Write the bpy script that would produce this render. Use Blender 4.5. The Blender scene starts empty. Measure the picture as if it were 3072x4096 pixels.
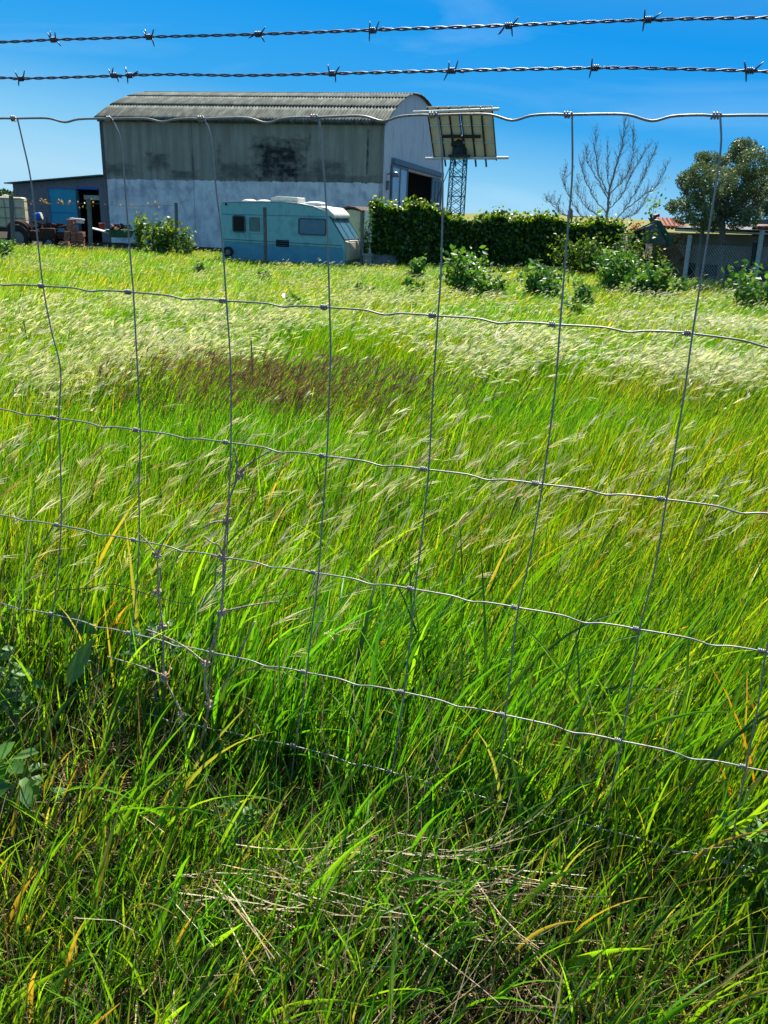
import bpy, bmesh, math, random
import numpy as np
from mathutils import Vector, Matrix
random.seed(7); RNG = np.random.default_rng(7)
SC = bpy.context.scene; COL = SC.collection
# ------------------------------------------------------------------ camera
FPX, PITCH, ROLL, EYE = 3300.0, 0.3465, 0.0375, 1.25
_F = np.array([0, math.cos(PITCH), -math.sin(PITCH)]); _R0 = np.array([1.0, 0, 0]); _U0 = np.array([0, math.sin(PITCH), math.cos(PITCH)])
_R = math.cos(ROLL)*_R0 + math.sin(ROLL)*_U0; _U = -math.sin(ROLL)*_R0 + math.cos(ROLL)*_U0
_C = np.array([0, 0, EYE])
cd = bpy.data.cameras.new('camera'); cam = bpy.data.objects.new('camera', cd); COL.objects.link(cam)
cd.sensor_fit = 'VERTICAL'; cd.sensor_height = 36.0; cd.sensor_width = 27.0; cd.lens = FPX/4096*36
cd.clip_start = 0.05; cd.clip_end = 6000
m = Matrix(((_R[0], _U[0], -_F[0], 0), (_R[1], _U[1], -_F[1], 0), (_R[2], _U[2], -_F[2], EYE), (0, 0, 0, 1)))
cam.matrix_world = m; SC.camera = cam
cd.dof.use_dof = True; cd.dof.focus_distance = 1.7; cd.dof.aperture_fstop = 34.0
# ------------------------------------------------------------------ sky, sun, exposure
SUN_AZ, SUN_EL = math.radians(10), math.radians(52)      # azimuth clockwise from +Y
w = bpy.data.worlds.new("World"); SC.world = w; w.use_nodes = True
nt = w.node_tree; nt.nodes.clear()
sky = nt.nodes.new('ShaderNodeTexSky'); sky.sky_type = 'NISHITA'; sky.sun_disc = False
sky.sun_elevation = SUN_EL; sky.sun_rotation = SUN_AZ; sky.air_density = 1.0; sky.dust_density = 0.1; sky.ozone_density = 3.0; sky.altitude = 300
L = nt.links.new
def W(t, **k):
    n = nt.nodes.new(t)
    for a_, v_ in k.items(): setattr(n, a_, v_)
    return n
tc = W('ShaderNodeTexCoord'); sep = W('ShaderNodeSeparateXYZ'); L(tc.outputs['Generated'], sep.inputs[0])
ad = W('ShaderNodeMath', operation='MULTIPLY_ADD'); ad.inputs[1].default_value = .10; L(sep.outputs[0], ad.inputs[0]); L(sep.outputs[2], ad.inputs[2])      # clearer to the right
ra = W('ShaderNodeValToRGB'); el = ra.color_ramp.elements
while len(el) < 6: el.new(.5)
for e_, (p_, c_) in zip(el, ((0, (.38, .66, .86)), (.05, (.21, .55, .84)), (.11, (.035, .36, .80)), (.20, (.001, .29, .79)), (.42, (.13, .30, .56)), (1.0, (.12, .22, .38)))): e_.position = p_; e_.color = (*c_, 1)
L(ad.outputs[0], ra.inputs[0])
sc_ = W('ShaderNodeVectorMath', operation='SCALE'); sc_.inputs['Scale'].default_value = 4.9; L(ra.outputs[0], sc_.inputs[0])
mz = W('ShaderNodeMix', data_type='RGBA'); mz.inputs[0].default_value = .99; L(sky.outputs[0], mz.inputs[6]); L(sc_.outputs[0], mz.inputs[7])
mp = W('ShaderNodeMapping'); mp.inputs['Scale'].default_value = (1.3, 1.3, 6.5); mp.inputs['Rotation'].default_value = (0, math.radians(10), .4); L(tc.outputs['Generated'], mp.inputs[0])
nz = W('ShaderNodeTexNoise'); nz.inputs['Scale'].default_value = 2.4; nz.inputs['Detail'].default_value = 7; nz.inputs['Roughness'].default_value = .5; nz.inputs['Distortion'].default_value = .7; L(mp.outputs[0], nz.inputs['Vector'])
cr = W('ShaderNodeValToRGB'); cr.color_ramp.elements[0].position = .54; cr.color_ramp.elements[1].position = .86; cr.color_ramp.elements[0].color = (0, 0, 0, 1); cr.color_ramp.elements[1].color = (.22, .22, .22, 1); L(nz.outputs['Fac'], cr.inputs[0])
mx = W('ShaderNodeMix', data_type='RGBA'); mx.inputs[7].default_value = (3.0, 4.4, 5.3, 1); L(cr.outputs[0], mx.inputs[0]); L(mz.outputs[2], mx.inputs[6])
bg = W('ShaderNodeBackground'); bg.inputs['Strength'].default_value = .105; wo = W('ShaderNodeOutputWorld'); L(mx.outputs[2], bg.inputs[0]); L(bg.outputs[0], wo.inputs[0])
sd = bpy.data.lights.new('sun', 'SUN'); sun = bpy.data.objects.new('sun', sd); COL.objects.link(sun)
sd.energy = 5.0; sd.angle = math.radians(0.5); sd.color = (1.0, 0.95, 0.86)
SDIR = Vector((math.sin(SUN_AZ)*math.cos(SUN_EL), math.cos(SUN_AZ)*math.cos(SUN_EL), math.sin(SUN_EL)))
sun.rotation_euler = SDIR.to_track_quat('Z', 'Y').to_euler(); sun.location = (0, 0, 20)
SC.view_settings.view_transform = 'Standard'; SC.view_settings.look = 'None'; SC.view_settings.exposure = 1.08; SC.view_settings.gamma = 1.0
SC.render.engine = 'CYCLES'
SC.cycles.max_bounces = 6; SC.cycles.diffuse_bounces = 2; SC.cycles.glossy_bounces = 2; SC.cycles.transmission_bounces = 4; SC.cycles.transparent_max_bounces = 4
# ------------------------------------------------------------------ helpers
def ray(x, y): return _F + (x-1536)/FPX*_R - (y-2048)/FPX*_U
def at(x, y, Y):
    d = ray(x, y); return _C + d*(Y/d[1])
def tag(o, label=None, cat=None, group=None, kind=None):
    if label: o['label'] = label
    if cat: o['category'] = cat
    if group: o['group'] = group
    if kind: o['kind'] = kind
    return o
def empty(name, loc, rz=0, **k):
    o = bpy.data.objects.new(name, None); COL.objects.link(o); o.location = loc; o.rotation_euler = (0, 0, rz); o.empty_display_size = .2
    return tag(o, **k)
class MB:
    def __init__(s): s.v = []; s.f = []; s.mi = []; s.cur = 0
    def add(s, vs, fs):
        b = len(s.v); s.v += [tuple(map(float, v)) for v in vs]; s.f += [tuple(i+b for i in f) for f in fs]; s.mi += [s.cur]*len(fs); return s
    def box(s, x0, x1, y0, y1, z0, z1):
        v = [(x, y, z) for z in (z0, z1) for y in (y0, y1) for x in (x0, x1)]
        return s.add(v, [(0, 2, 3, 1), (4, 5, 7, 6), (0, 1, 5, 4), (2, 6, 7, 3), (0, 4, 6, 2), (1, 3, 7, 5)])
    def obox(s, c, ax, ay, az):
        c, ax, ay, az = map(np.array, (c, ax, ay, az))
        v = [c+i*ax+j*ay+k*az for k in (-1, 1) for j in (-1, 1) for i in (-1, 1)]
        return s.add(v, [(0, 2, 3, 1), (4, 5, 7, 6), (0, 1, 5, 4), (2, 6, 7, 3), (0, 4, 6, 2), (1, 3, 7, 5)])
    def prism(s, poly, d, o=(0, 0, 0)):
        """poly: 3-D points of a planar outline, extruded by the vector d"""
        n = len(poly); p = [np.array(q, float)+np.array(o) for q in poly]; d = np.array(d, float)
        return s.add(p+[q+d for q in p], [tuple(range(n))[::-1], tuple(range(n, 2*n))]+[(i, (i+1) % n, (i+1) % n+n, i+n) for i in range(n)])
    def tube(s, pts, r, n=8, cap=True):
        P = np.array(pts, float); m_ = len(P); r = np.broadcast_to(np.array(r, float), (m_,))
        T = np.gradient(P, axis=0); T /= np.linalg.norm(T, axis=1)[:, None]+1e-12
        up = np.array([0, 0, 1.0]) if abs(T[0][2]) < .9 else np.array([1.0, 0, 0])
        N = np.cross(T[0], up); N /= np.linalg.norm(N); vs = []
        for i in range(m_):
            N = N-T[i]*(N@T[i]); N /= np.linalg.norm(N)+1e-12; B = np.cross(T[i], N)
            for k in range(n):
                a = 2*math.pi*k/n; vs.append(P[i]+r[i]*(math.cos(a)*N+math.sin(a)*B))
        fs = [(i*n+k, i*n+(k+1) % n, (i+1)*n+(k+1) % n, (i+1)*n+k) for i in range(m_-1) for k in range(n)]
        if cap: fs += [tuple(range(n))[::-1], tuple(range((m_-1)*n, m_*n))]
        return s.add(vs, fs)
    def lathe(s, prof, n=20, o=(0, 0, 0)):
        vs = [(o[0]+r*math.cos(2*math.pi*k/n), o[1]+r*math.sin(2*math.pi*k/n), o[2]+z) for r, z in prof for k in range(n)]
        m_ = len(prof)
        fs = [(i*n+k, i*n+(k+1) % n, (i+1)*n+(k+1) % n, (i+1)*n+k) for i in range(m_-1) for k in range(n)]
        return s.add(vs, fs+[tuple(range(n))[::-1], tuple(range((m_-1)*n, m_*n))])
    def build(s, name, mats, parent=None, smooth=False, bevel=0, **k):
        me = bpy.data.meshes.new(name); me.from_pydata(s.v, [], s.f)
        if not isinstance(mats, (list, tuple)): mats = [mats]
        for q in mats: me.materials.append(q)
        if len(mats) > 1: me.polygons.foreach_set('material_index', s.mi)
        if smooth: me.polygons.foreach_set('use_smooth', [True]*len(me.polygons))
        me.update(); o = bpy.data.objects.new(name, me); COL.objects.link(o); o.parent = parent
        if bevel:
            b = o.modifiers.new('bevel', 'BEVEL'); b.width = bevel; b.segments = 2; b.limit_method = 'ANGLE'
        return tag(o, **k)
def np_mesh(name, V, F, mat, parent=None, col=None, smooth=True, **k):
    """V (n,3), F (m,4) or (m,3) arrays; col (n,3) per-vertex own colour"""
    me = bpy.data.meshes.new(name); me.vertices.add(len(V)); me.vertices.foreach_set('co', np.ascontiguousarray(V, np.float32).ravel())
    kf = F.shape[1]; me.loops.add(F.size); me.loops.foreach_set('vertex_index', np.ascontiguousarray(F, np.int32).ravel())
    me.polygons.add(len(F)); me.polygons.foreach_set('loop_start', np.arange(0, F.size, kf, dtype=np.int32)); me.polygons.foreach_set('loop_total', np.full(len(F), kf, np.int32))
    if smooth: me.polygons.foreach_set('use_smooth', np.ones(len(F), bool))
    me.update()
    if col is not None:
        a = me.color_attributes.new('Col', 'FLOAT_COLOR', 'POINT'); c4 = np.ones((len(V), 4), np.float32); c4[:, :3] = col; a.data.foreach_set('color', c4.ravel())
    me.materials.append(mat); o = bpy.data.objects.new(name, me); COL.objects.link(o); o.parent = parent
    return tag(o, **k)
def catmull(pts, n=6):
    P = np.array(pts, float); P = np.vstack([2*P[0]-P[1], P, 2*P[-1]-P[-2]]); out = []
    for i in range(1, len(P)-2):
        for t in np.linspace(0, 1, n, endpoint=False):
            a, b, c, d = P[i-1], P[i], P[i+1], P[i+2]
            out.append(.5*((2*b)+(-a+c)*t+(2*a-5*b+4*c-d)*t*t+(-a+3*b-3*c+d)*t**3))
    out.append(P[-2]); return np.array(out)
def sstep(a, b, x): t = np.clip((x-a)/(b-a), 0, 1); return t*t*(3-2*t)
GFAR = -0.85
def gz(x, y):
    x = np.asarray(x, float); y = np.asarray(y, float)
    fd_ = x*.322+y*.947-1.25
    return .13*np.exp(-(fd_/.42)**2)*(1+.25*np.sin(7*x)) + GFAR*sstep(1.6, 24, y) + 0.03*np.sin(x*1.3+y*.7)*np.cos(y*1.1-x*.4)*sstep(-1, 2, y) + 0.02*np.sin(5*x+3*y)
# ------------------------------------------------------------------ materials
def mat(name, rough=.8, spec=.3, metal=0):
    q = bpy.data.materials.new(name); q.use_nodes = True; b = q.node_tree.nodes['Principled BSDF']
    b.inputs['Roughness'].default_value = rough; b.inputs['Specular IOR Level'].default_value = spec; b.inputs['Metallic'].default_value = metal
    return q, q.node_tree, b
def mottled(name, cols, scale=3, detail=6, rough=.8, spec=.3, metal=0, stretch=(1, 1, 1), bump=0.0, bscale=30, pos=None, coord='Object'):
    q, t, b = mat(name, rough, spec, metal); N = t.nodes; K = t.links.new
    tc_ = N.new('ShaderNodeTexCoord'); mp_ = N.new('ShaderNodeMapping'); mp_.inputs['Scale'].default_value = stretch
    n_ = N.new('ShaderNodeTexNoise'); n_.inputs['Scale'].default_value = scale; n_.inputs['Detail'].default_value = detail; n_.inputs['Roughness'].default_value = .62
    r_ = N.new('ShaderNodeValToRGB'); K(tc_.outputs[coord], mp_.inputs[0]); K(mp_.outputs[0], n_.inputs['Vector']); K(n_.outputs['Fac'], r_.inputs[0])
    el = r_.color_ramp.elements; m_ = len(cols)
    while len(el) < m_: el.new(.5)
    for i, c in enumerate(cols): el[i].position = pos[i] if pos else .3+.4*i/max(1, m_-1); el[i].color = (*c, 1)
    K(r_.outputs[0], b.inputs['Base Color'])
    if bump:
        n2 = N.new('ShaderNodeTexNoise'); n2.inputs['Scale'].default_value = bscale; n2.inputs['Detail'].default_value = 4; bm_ = N.new('ShaderNodeBump'); bm_.inputs['Strength'].default_value = bump; bm_.inputs['Distance'].default_value = .02
        K(tc_.outputs[coord], n2.inputs['Vector']); K(n2.outputs['Fac'], bm_.inputs['Height']); K(bm_.outputs[0], b.inputs['Normal'])
    return q
def leafmat(name, rough=.5, spec=.25, trans=.45, tint=(1.15, 1.1, .5), coat=0):
    q, t, b = mat(name, rough, spec); N = t.nodes; K = t.links.new
    a = N.new('ShaderNodeAttribute'); a.attribute_name = 'Col'; K(a.outputs['Color'], b.inputs['Base Color'])
    tr = N.new('ShaderNodeBsdfTranslucent'); mm = N.new('ShaderNodeMix'); mm.data_type = 'RGBA'; mm.blend_type = 'MULTIPLY'; mm.inputs[0].default_value = 1; mm.inputs[7].default_value = (*tint, 1)
    K(a.outputs['Color'], mm.inputs[6]); K(mm.outputs[2], tr.inputs['Color']); ms = N.new('ShaderNodeMixShader'); ms.inputs[0].default_value = trans
    K(b.outputs[0], ms.inputs[1]); K(tr.outputs[0], ms.inputs[2]); K(ms.outputs[0], N['Material Output'].inputs['Surface'])
    return q
M = {}
M['soil'] = mottled('soil', [(.018, .014, .010), (.045, .034, .02), (.03, .035, .014)], 6, 8, .95, .1, bump=.5, bscale=25)
M['ridge'] = mottled('ridge', [(.16, .17, .05), (.24, .22, .08)], .05, 6, .95, .05)
M['wire'] = mottled('galvanised wire', [(.22, .215, .20), (.33, .315, .29), (.24, .20, .17)], 55, 5, .5, .45, .3)
M['oldwire'] = mottled('barbed wire', [(.07, .08, .11), (.14, .15, .19)], 60, 4, .48, .5, .5)
M['stem'] = mottled('dead stem', [(.28, .19, .13), (.50, .38, .28), (.66, .54, .41)], 60, 5, .85, .2, bump=.6, bscale=200)
M['blacktwig'] = mottled('black twig', [(.03, .025, .02), (.08, .06, .04)], 60, 3, .8)
M['grass'] = leafmat('grass blade', .40, .4, .55, (1.6, 1.42, .25))
M['head'] = leafmat('seed head', .55, .3, .45, (1.15, 1.12, .75))
M['straw'] = leafmat('straw', .7, .25, .25, (1, .95, .8))
M['leaf'] = leafmat('leaf', .45, .35, .38, (1.5, 1.35, .4))
M['ivy'] = leafmat('ivy leaf', .4, .4, .28, (1.6, 1.5, .3))
M['olive'] = leafmat('grey green leaf', .5, .4, .2, (1.2, 1.2, .6))
M['bark'] = mottled('bark', [(.09, .075, .06), (.2, .17, .14)], 12, 6, .9, bump=.5)
M['palebark'] = mottled('pale bark', [(.16, .17, .17), (.28, .28, .27)], 8, 5, .8)
M['black'] = mottled('dark void', [(.004, .004, .005), (.012, .012, .014)], 3, 3, .9, .1)
M['post'] = mottled('weathered post', [(.07, .08, .075), (.17, .17, .15), (.11, .13, .12)], 9, 5, .9, stretch=(3, 3, .5))
M['whitepost'] = mottled('whitewashed post', [(.30, .31, .31), (.55, .54, .50)], 8, 5, .85)
M['concrete'] = mottled('concrete', [(.18, .18, .17), (.33, .32, .30)], 5, 6, .9, bump=.3)
# barn wall: render above, whitewash below, mildew stains of their own shape
def barn_mat():
    q, t, b = mat('barn wall', .9, .15); N = t.nodes; K = t.links.new
    tc_ = N.new('ShaderNodeTexCoord'); sp = N.new('ShaderNodeSeparateXYZ'); K(tc_.outputs['Object'], sp.inputs[0])
    def noise(sc, st, det=6, rg=.6):
        mp_ = N.new('ShaderNodeMapping'); mp_.inputs['Scale'].default_value = st; n = N.new('ShaderNodeTexNoise'); n.inputs['Scale'].default_value = sc; n.inputs['Detail'].default_value = det; n.inputs['Roughness'].default_value = rg
        K(tc_.outputs['Object'], mp_.inputs[0]); K(mp_.outputs[0], n.inputs['Vector']); return n.outputs['Fac']
    def ramp(src, a, c, ca, cb):
        r = N.new('ShaderNodeValToRGB'); r.color_ramp.elements[0].position = a; r.color_ramp.elements[1].position = c; r.color_ramp.elements[0].color = (*ca, 1); r.color_ramp.elements[1].color = (*cb, 1); K(src, r.inputs[0]); return r.outputs[0]
    def math_(op, a, c=None, clamp=False):
        n = N.new('ShaderNodeMath'); n.operation = op; n.use_clamp = clamp
        for i, v in enumerate((a, c)):
            if v is None: continue
            if isinstance(v, (int, float)): n.inputs[i].default_value = v
            else: K(v, n.inputs[i])
        return n.outputs[0]
    def mixc(f, a, c):
        n = N.new('ShaderNodeMix'); n.data_type = 'RGBA'
        K(f, n.inputs[0]) if not isinstance(f, (int, float)) else setattr(n.inputs[0], 'default_value', f)
        for s, v in ((6, a), (7, c)):
            if isinstance(v, tuple): n.inputs[s].default_value = (*v, 1)
            else: K(v, n.inputs[s])
        return n.outputs[2]
    one, zero = (1, 1, 1), (0, 0, 0)
    streak = ramp(noise(1.0, (3.2, 3.2, .22)), .32, .68, (.24, .225, .165), (.44, .41, .31))
    up = mixc(ramp(noise(1.2, (1, 1, 1)), .35, .7, zero, (.5, .5, .5)), streak, (.24, .245, .17))
    # brick courses, faint
    br = N.new('ShaderNodeTexBrick'); br.inputs['Scale'].default_value = 1; br.inputs['Brick Width'].default_value = .42; br.inputs['Row Height'].default_value = .22; br.inputs['Mortar Size'].default_value = .018; br.inputs['Color1'].default_value = (0, 0, 0, 1); br.inputs['Color2'].default_value = (.35, .35, .35, 1); br.inputs['Mortar'].default_value = (1, 1, 1, 1)
    cb = N.new('ShaderNodeCombineXYZ'); K(sp.outputs[0], cb.inputs[0]); K(sp.outputs[2], cb.inputs[1]); K(cb.outputs[0], br.inputs['Vector'])
    nz_ = noise(1.3, (1, 1, 1.0)); nf = noise(2.6, (1, 1, 1.3), 6, .62)
    def blob(cx, cz, rx, rz, edge=.35):
        dx = math_('ABSOLUTE', math_('DIVIDE', math_('SUBTRACT', sp.outputs[0], cx), rx)); dz = math_('ABSOLUTE', math_('DIVIDE', math_('SUBTRACT', sp.outputs[2], cz), rz))
        d = math_('MAXIMUM', dx, dz); d2 = math_('SUBTRACT', math_('ADD', d, math_('MULTIPLY', math_('SUBTRACT', nf, .5), 1.9)), 1.0)
        return math_('SUBTRACT', 1.0, math_('DIVIDE', math_('ADD', d2, edge), 2*edge, True), True)
    stains = [(10.5, 4.5, 1.3, 1.0, 1), (9.4, 5.0, .35, .55, .6), (3.4, 4.35, .6, .4, .6), (4.9, 3.72, .8, .2, .6), (8.1, 3.95, 1.2, .4, .6), (13.2, 4.05, .9, .5, .6), (12.5, 3.8, 1.6, .35, .5), (.9, 3.9, .9, .3, .6), (15.3, 4.9, .06, 1.0, .85), (7.05, 4.4, .12, .95, .5), (5.5, 4.0, .08, .8, .5), (14.3, 3.7, 1.6, .22, .5)]
    f = None
    for cx, cz, rx, rz, a in stains:
        k_ = math_('MULTIPLY', blob(cx, cz, rx, rz), a); f = k_ if f is None else math_('MAXIMUM', f, k_)
    f = math_('MULTIPLY', f, math_('SUBTRACT', 1.0, math_('MULTIPLY', ramp(br.outputs['Color'], .4, 1, zero, one), .10)))
    f = math_('MULTIPLY', f, ramp(noise(2.2, (1, 1, 1.5), 5, .5), .28, .55, (.35, .35, .35), one)); up = mixc(f, up, (.03, .03, .032))
    lo = mixc(ramp(noise(1.5, (1, 1, .7), 8, .7), .45, .66, zero, one), (.84, .81, .76), (.50, .50, .50))
    lo = mixc(ramp(noise(.9, (1, 1, 1), 5), .52, .72, zero, one), lo, (.30, .33, .37))
    seam = math_('SUBTRACT', 1.0, math_('DIVIDE', math_('ABSOLUTE', math_('SUBTRACT', sp.outputs[0], 5.5)), .035, True), True)
    lo = mixc(math_('MULTIPLY', seam, .6), lo, (.12, .14, .16)); up = mixc(math_('MULTIPLY', seam, .6), up, (.06, .06, .06))
    edge = math_('ADD', math_('ADD', 3.39, math_('MULTIPLY', math_('SUBTRACT', nf, .5), .28)), math_('MULTIPLY', sp.outputs[0], .0124))
    band = math_('GREATER_THAN', sp.outputs[2], edge)
    K(mixc(band, lo, up), b.inputs['Base Color'])
    n2 = noise(9, (1, 1, 1)); bp = N.new('ShaderNodeBump'); bp.inputs['Strength'].default_value = .35; bp.inputs['Distance'].default_value = .03; K(n2, bp.inputs['Height']); K(bp.outputs[0], b.inputs['Normal'])
    return q
M['barnwall'] = barn_mat()
M['gable'] = mottled('whitewashed gable', [(.66, .64, .58), (.80, .78, .72), (.52, .52, .50)], 1.2, 7, .9, .15, stretch=(1.5, 1.5, .5), bump=.2)
M['fibre'] = mottled('fibre cement sheet', [(.045, .055, .048), (.11, .125, .105), (.22, .24, .20)], 1.4, 8, .9, .2, stretch=(2.5, .6, 1), bump=.2)
M['bluesteel'] = mottled('blue grey steel', [(.10, .15, .18), (.16, .22, .26)], 3, 5, .6, .4)
M['skyblue'] = mottled('sky blue door', [(.015, .27, .36), (.02, .34, .44)], 1.5, 5, .55, .4)
M['block'] = mottled('rough block wall', [(.11, .115, .12), (.20, .20, .20), (.15, .15, .14)], 4, 7, .95, .1, bump=.5)
M['glass'] = mottled('frosted pane', [(.25, .38, .45), (.36, .49, .55)], 2, 4, .35, .5)
M['darkpanel'] = mottled('dark green panel', [(.05, .09, .10), (.09, .14, .15)], 2, 4, .5, .4)
M['tealpaint'] = mottled('caravan skin', [(.11, .30, .31), (.23, .49, .49), (.17, .42, .44)], 2.2, 9, .42, .5, pos=[.3, .5, .75], stretch=(1, 1, .6), bump=.06, bscale=5)
M['skirt'] = mottled('caravan skirt', [(.05, .24, .36), (.09, .32, .43)], 2.5, 7, .45, .5)
M['creamroof'] = mottled('cream moulding', [(.50, .50, .42), (.68, .67, .58), (.38, .40, .34)], 3, 7, .5, .4)
M['trim'] = mottled('caravan trim', [(.03, .06, .07), (.06, .10, .12)], 8, 4, .5, .4)
M['winblack'] = mottled('black window', [(.004, .005, .006), (.010, .011, .012)], 4, 3, .3, .2)
M['wingreen'] = mottled('green blind', [(.07, .14, .13), (.11, .19, .17)], 4, 3, .35, .5)
M['winblue'] = mottled('blue window', [(.04, .15, .23), (.07, .20, .29)], 2, 4, .2, .6)
M['beige'] = mottled('beige panel', [(.36, .30, .20), (.48, .42, .31)], 2, 6, .8)
M['rust'] = mottled('rust', [(.018, .011, .010), (.085, .034, .024), (.04, .022, .017)], 9, 6, .85, bump=.4)
M['brick'] = mottled('terracotta', [(.20, .075, .045), (.36, .15, .095), (.27, .11, .07)], 6, 5, .9, bump=.3)
M['rubber'] = mottled('rubber', [(.012, .012, .013), (.03, .03, .032)], 8, 4, .8)
M['cream'] = mottled('cream plastic', [(.55, .47, .27), (.68, .60, .38)], 2.5, 5, .5, .4)
M['whitep'] = mottled('white plastic', [(.6, .6, .58), (.75, .74, .7)], 4, 4, .5)
M['blue'] = mottled('blue plastic', [(.01, .09, .38), (.02, .14, .50)], 4, 4, .4)
M['red'] = mottled('red plastic', [(.30, .02, .02), (.45, .05, .04)], 5, 4, .5)
M['board'] = mottled('pale board', [(.38, .40, .34), (.55, .55, .46)], 6, 5, .7)
M['green'] = mottled('green sheet', [(.02, .09, .07), (.04, .15, .11)], 5, 5, .55, .4)
M['panelback'] = mottled('panel backsheet', [(.62, .57, .36), (.74, .69, .47)], 2, 4, .6)
M['cell'] = mottled('solar cell', [(.01, .015, .04), (.02, .03, .07)], 6, 3, .2, .6)
M['galv'] = mottled('galvanised pipe', [(.50, .51, .48), (.68, .68, .62)], 10, 4, .45, .5, .2)
M['beam'] = mottled('dark beam', [(.015, .02, .02), (.035, .04, .04)], 6, 4, .6)
M['mast'] = mottled('green mast', [(.02, .15, .18), (.04, .21, .24)], 6, 4, .55, .4)
M['shedwall'] = mottled('grey brown render', [(.14, .13, .12), (.21, .19, .175)], 1.5, 6, .9, bump=.2)  # mottled grey-brown render of the low shed
M['rubble'] = mottled('rubble wall', [(.10, .06, .035), (.30, .20, .13), (.17, .11, .07)], 5, 6, .95, bump=.8, bscale=8)
M['metalgrey'] = mottled('grey metal', [(.12, .13, .14), (.22, .23, .24)], 8, 4, .5, .5, .4)
# ------------------------------------------------------------------ vegetation generators (numpy)
def rnd(a, b, n): return RNG.uniform(a, b, n)
def blades(base, length, width, th0, th1, az, nseg, col0, col1, face=None, prof='blade', pw=1.3, fold=False):
    """strip per blade: base (n,3); lean from th0 to th1 towards azimuth az"""
    n = len(base); t = np.linspace(0, 1, nseg+1)
    tm = (t[:-1]+t[1:])/2
    th = th0[:, None]+(th1-th0)[:, None]*tm[None]**pw
    ds = (length/nseg)[:, None]
    dx = np.sin(th)*np.cos(az)[:, None]*ds; dy = np.sin(th)*np.sin(az)[:, None]*ds; dz = np.cos(th)*ds
    P = np.zeros((n, nseg+1, 3)); P[:, 1:, 0] = np.cumsum(dx, 1); P[:, 1:, 1] = np.cumsum(dy, 1); P[:, 1:, 2] = np.cumsum(dz, 1); P += base[:, None]
    if face is None: face = rnd(0, math.pi, n)
    S = np.stack([np.cos(face), np.sin(face), np.zeros(n)], -1)
    T = np.gradient(P, axis=1); S = S[:, None]-T*((S[:, None]*T).sum(-1)/((T*T).sum(-1)+1e-12))[..., None]; S /= np.linalg.norm(S, axis=-1)[..., None]+1e-9
    if prof == 'blade': wp = np.where(t < .25, .75+t, 1.0)*np.clip((1-t)/.45, .04, 1)**.8
    elif prof == 'stem': wp = 1-.5*t
    else: wp = np.sin(np.clip(t*.96+.03, 0, 1)*math.pi)**.8
    W = (width[:, None]*wp[None]/2)[..., None]
    if fold: 
        Nn = np.cross(S, T); Nn /= np.linalg.norm(Nn, axis=-1)[..., None]+1e-9; V = np.stack([P-S*W, P+Nn*W*.55, P+S*W], 2); m3 = 3
    else: V = np.stack([P-S*W, P+S*W], 2); m3 = 2
    c = col0[:, None]*(1-t[None, :, None])+col1[:, None]*t[None, :, None]
    C = np.repeat(c[:, :, None], m3, 2)
    k = nseg+1; i0 = (np.arange(n)*k*m3)[:, None]+(np.arange(nseg)*m3)[None]
    F = np.stack([i0, i0+1, i0+m3+1, i0+m3], -1).reshape(-1, 4)
    if fold: F = np.concatenate([F, F+1])
    return V.reshape(-1, 3), F, C.reshape(-1, 3), P
def merge(parts):
    V, F, C = [], [], []; b = 0
    for p in parts: V.append(p[0]); F.append(p[1]+b); C.append(p[2]); b += len(p[0])
    return np.concatenate(V), np.concatenate(F), np.concatenate(C)
def pal(n, cols, wts, jit=.12):
    cols = np.array(cols); i = RNG.choice(len(cols), n, p=np.array(wts)/sum(wts)); c = cols[i]
    return c*(1+RNG.normal(0, jit, (n, 1)))*(1+RNG.normal(0, jit*.35, (n, 3)))
def leaves(cen, size, asp, col, nrm=None, droop=.0):
    """pointed 6-vert leaf with a slight fold, random or given facing"""
    n = len(cen)
    d = RNG.normal(0, 1, (n, 3))
    if nrm is not None: d = d*.75+nrm
    d /= np.linalg.norm(d, axis=1)[:, None]
    u = RNG.normal(0, 1, (n, 3)); u[:, 2] -= droop; u -= d*(u*d).sum(1)[:, None]; u /= np.linalg.norm(u, axis=1)[:, None]; v = np.cross(d, u)
    L_ = size[:, None]; Wd = (size*asp)[:, None]
    p0 = cen-u*L_*.5; p1 = cen+u*L_*.5; m1 = cen-u*L_*.12; m2 = cen+u*L_*.2
    a = m1+v*Wd*.5+d*Wd*.12; b = m2+v*Wd*.38+d*Wd*.12; c = m1-v*Wd*.5+d*Wd*.12; e = m2-v*Wd*.38+d*Wd*.12
    V = np.stack([p0, a, b, p1, e, c], 1).reshape(-1, 3); i = (np.arange(n)*6)[:, None]
    F = np.concatenate([i+np.array([[0, 1, 2, 3]]), i+np.array([[0, 3, 4, 5]])])
    return V, F, np.repeat(col, 6, 0)
GREENS = [(.064, .195, .008), (.128, .305, .011), (.018, .082, .012), (.25, .40, .022), (.34, .29, .07)]
def arr(*p): return np.array(p, float)
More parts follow.
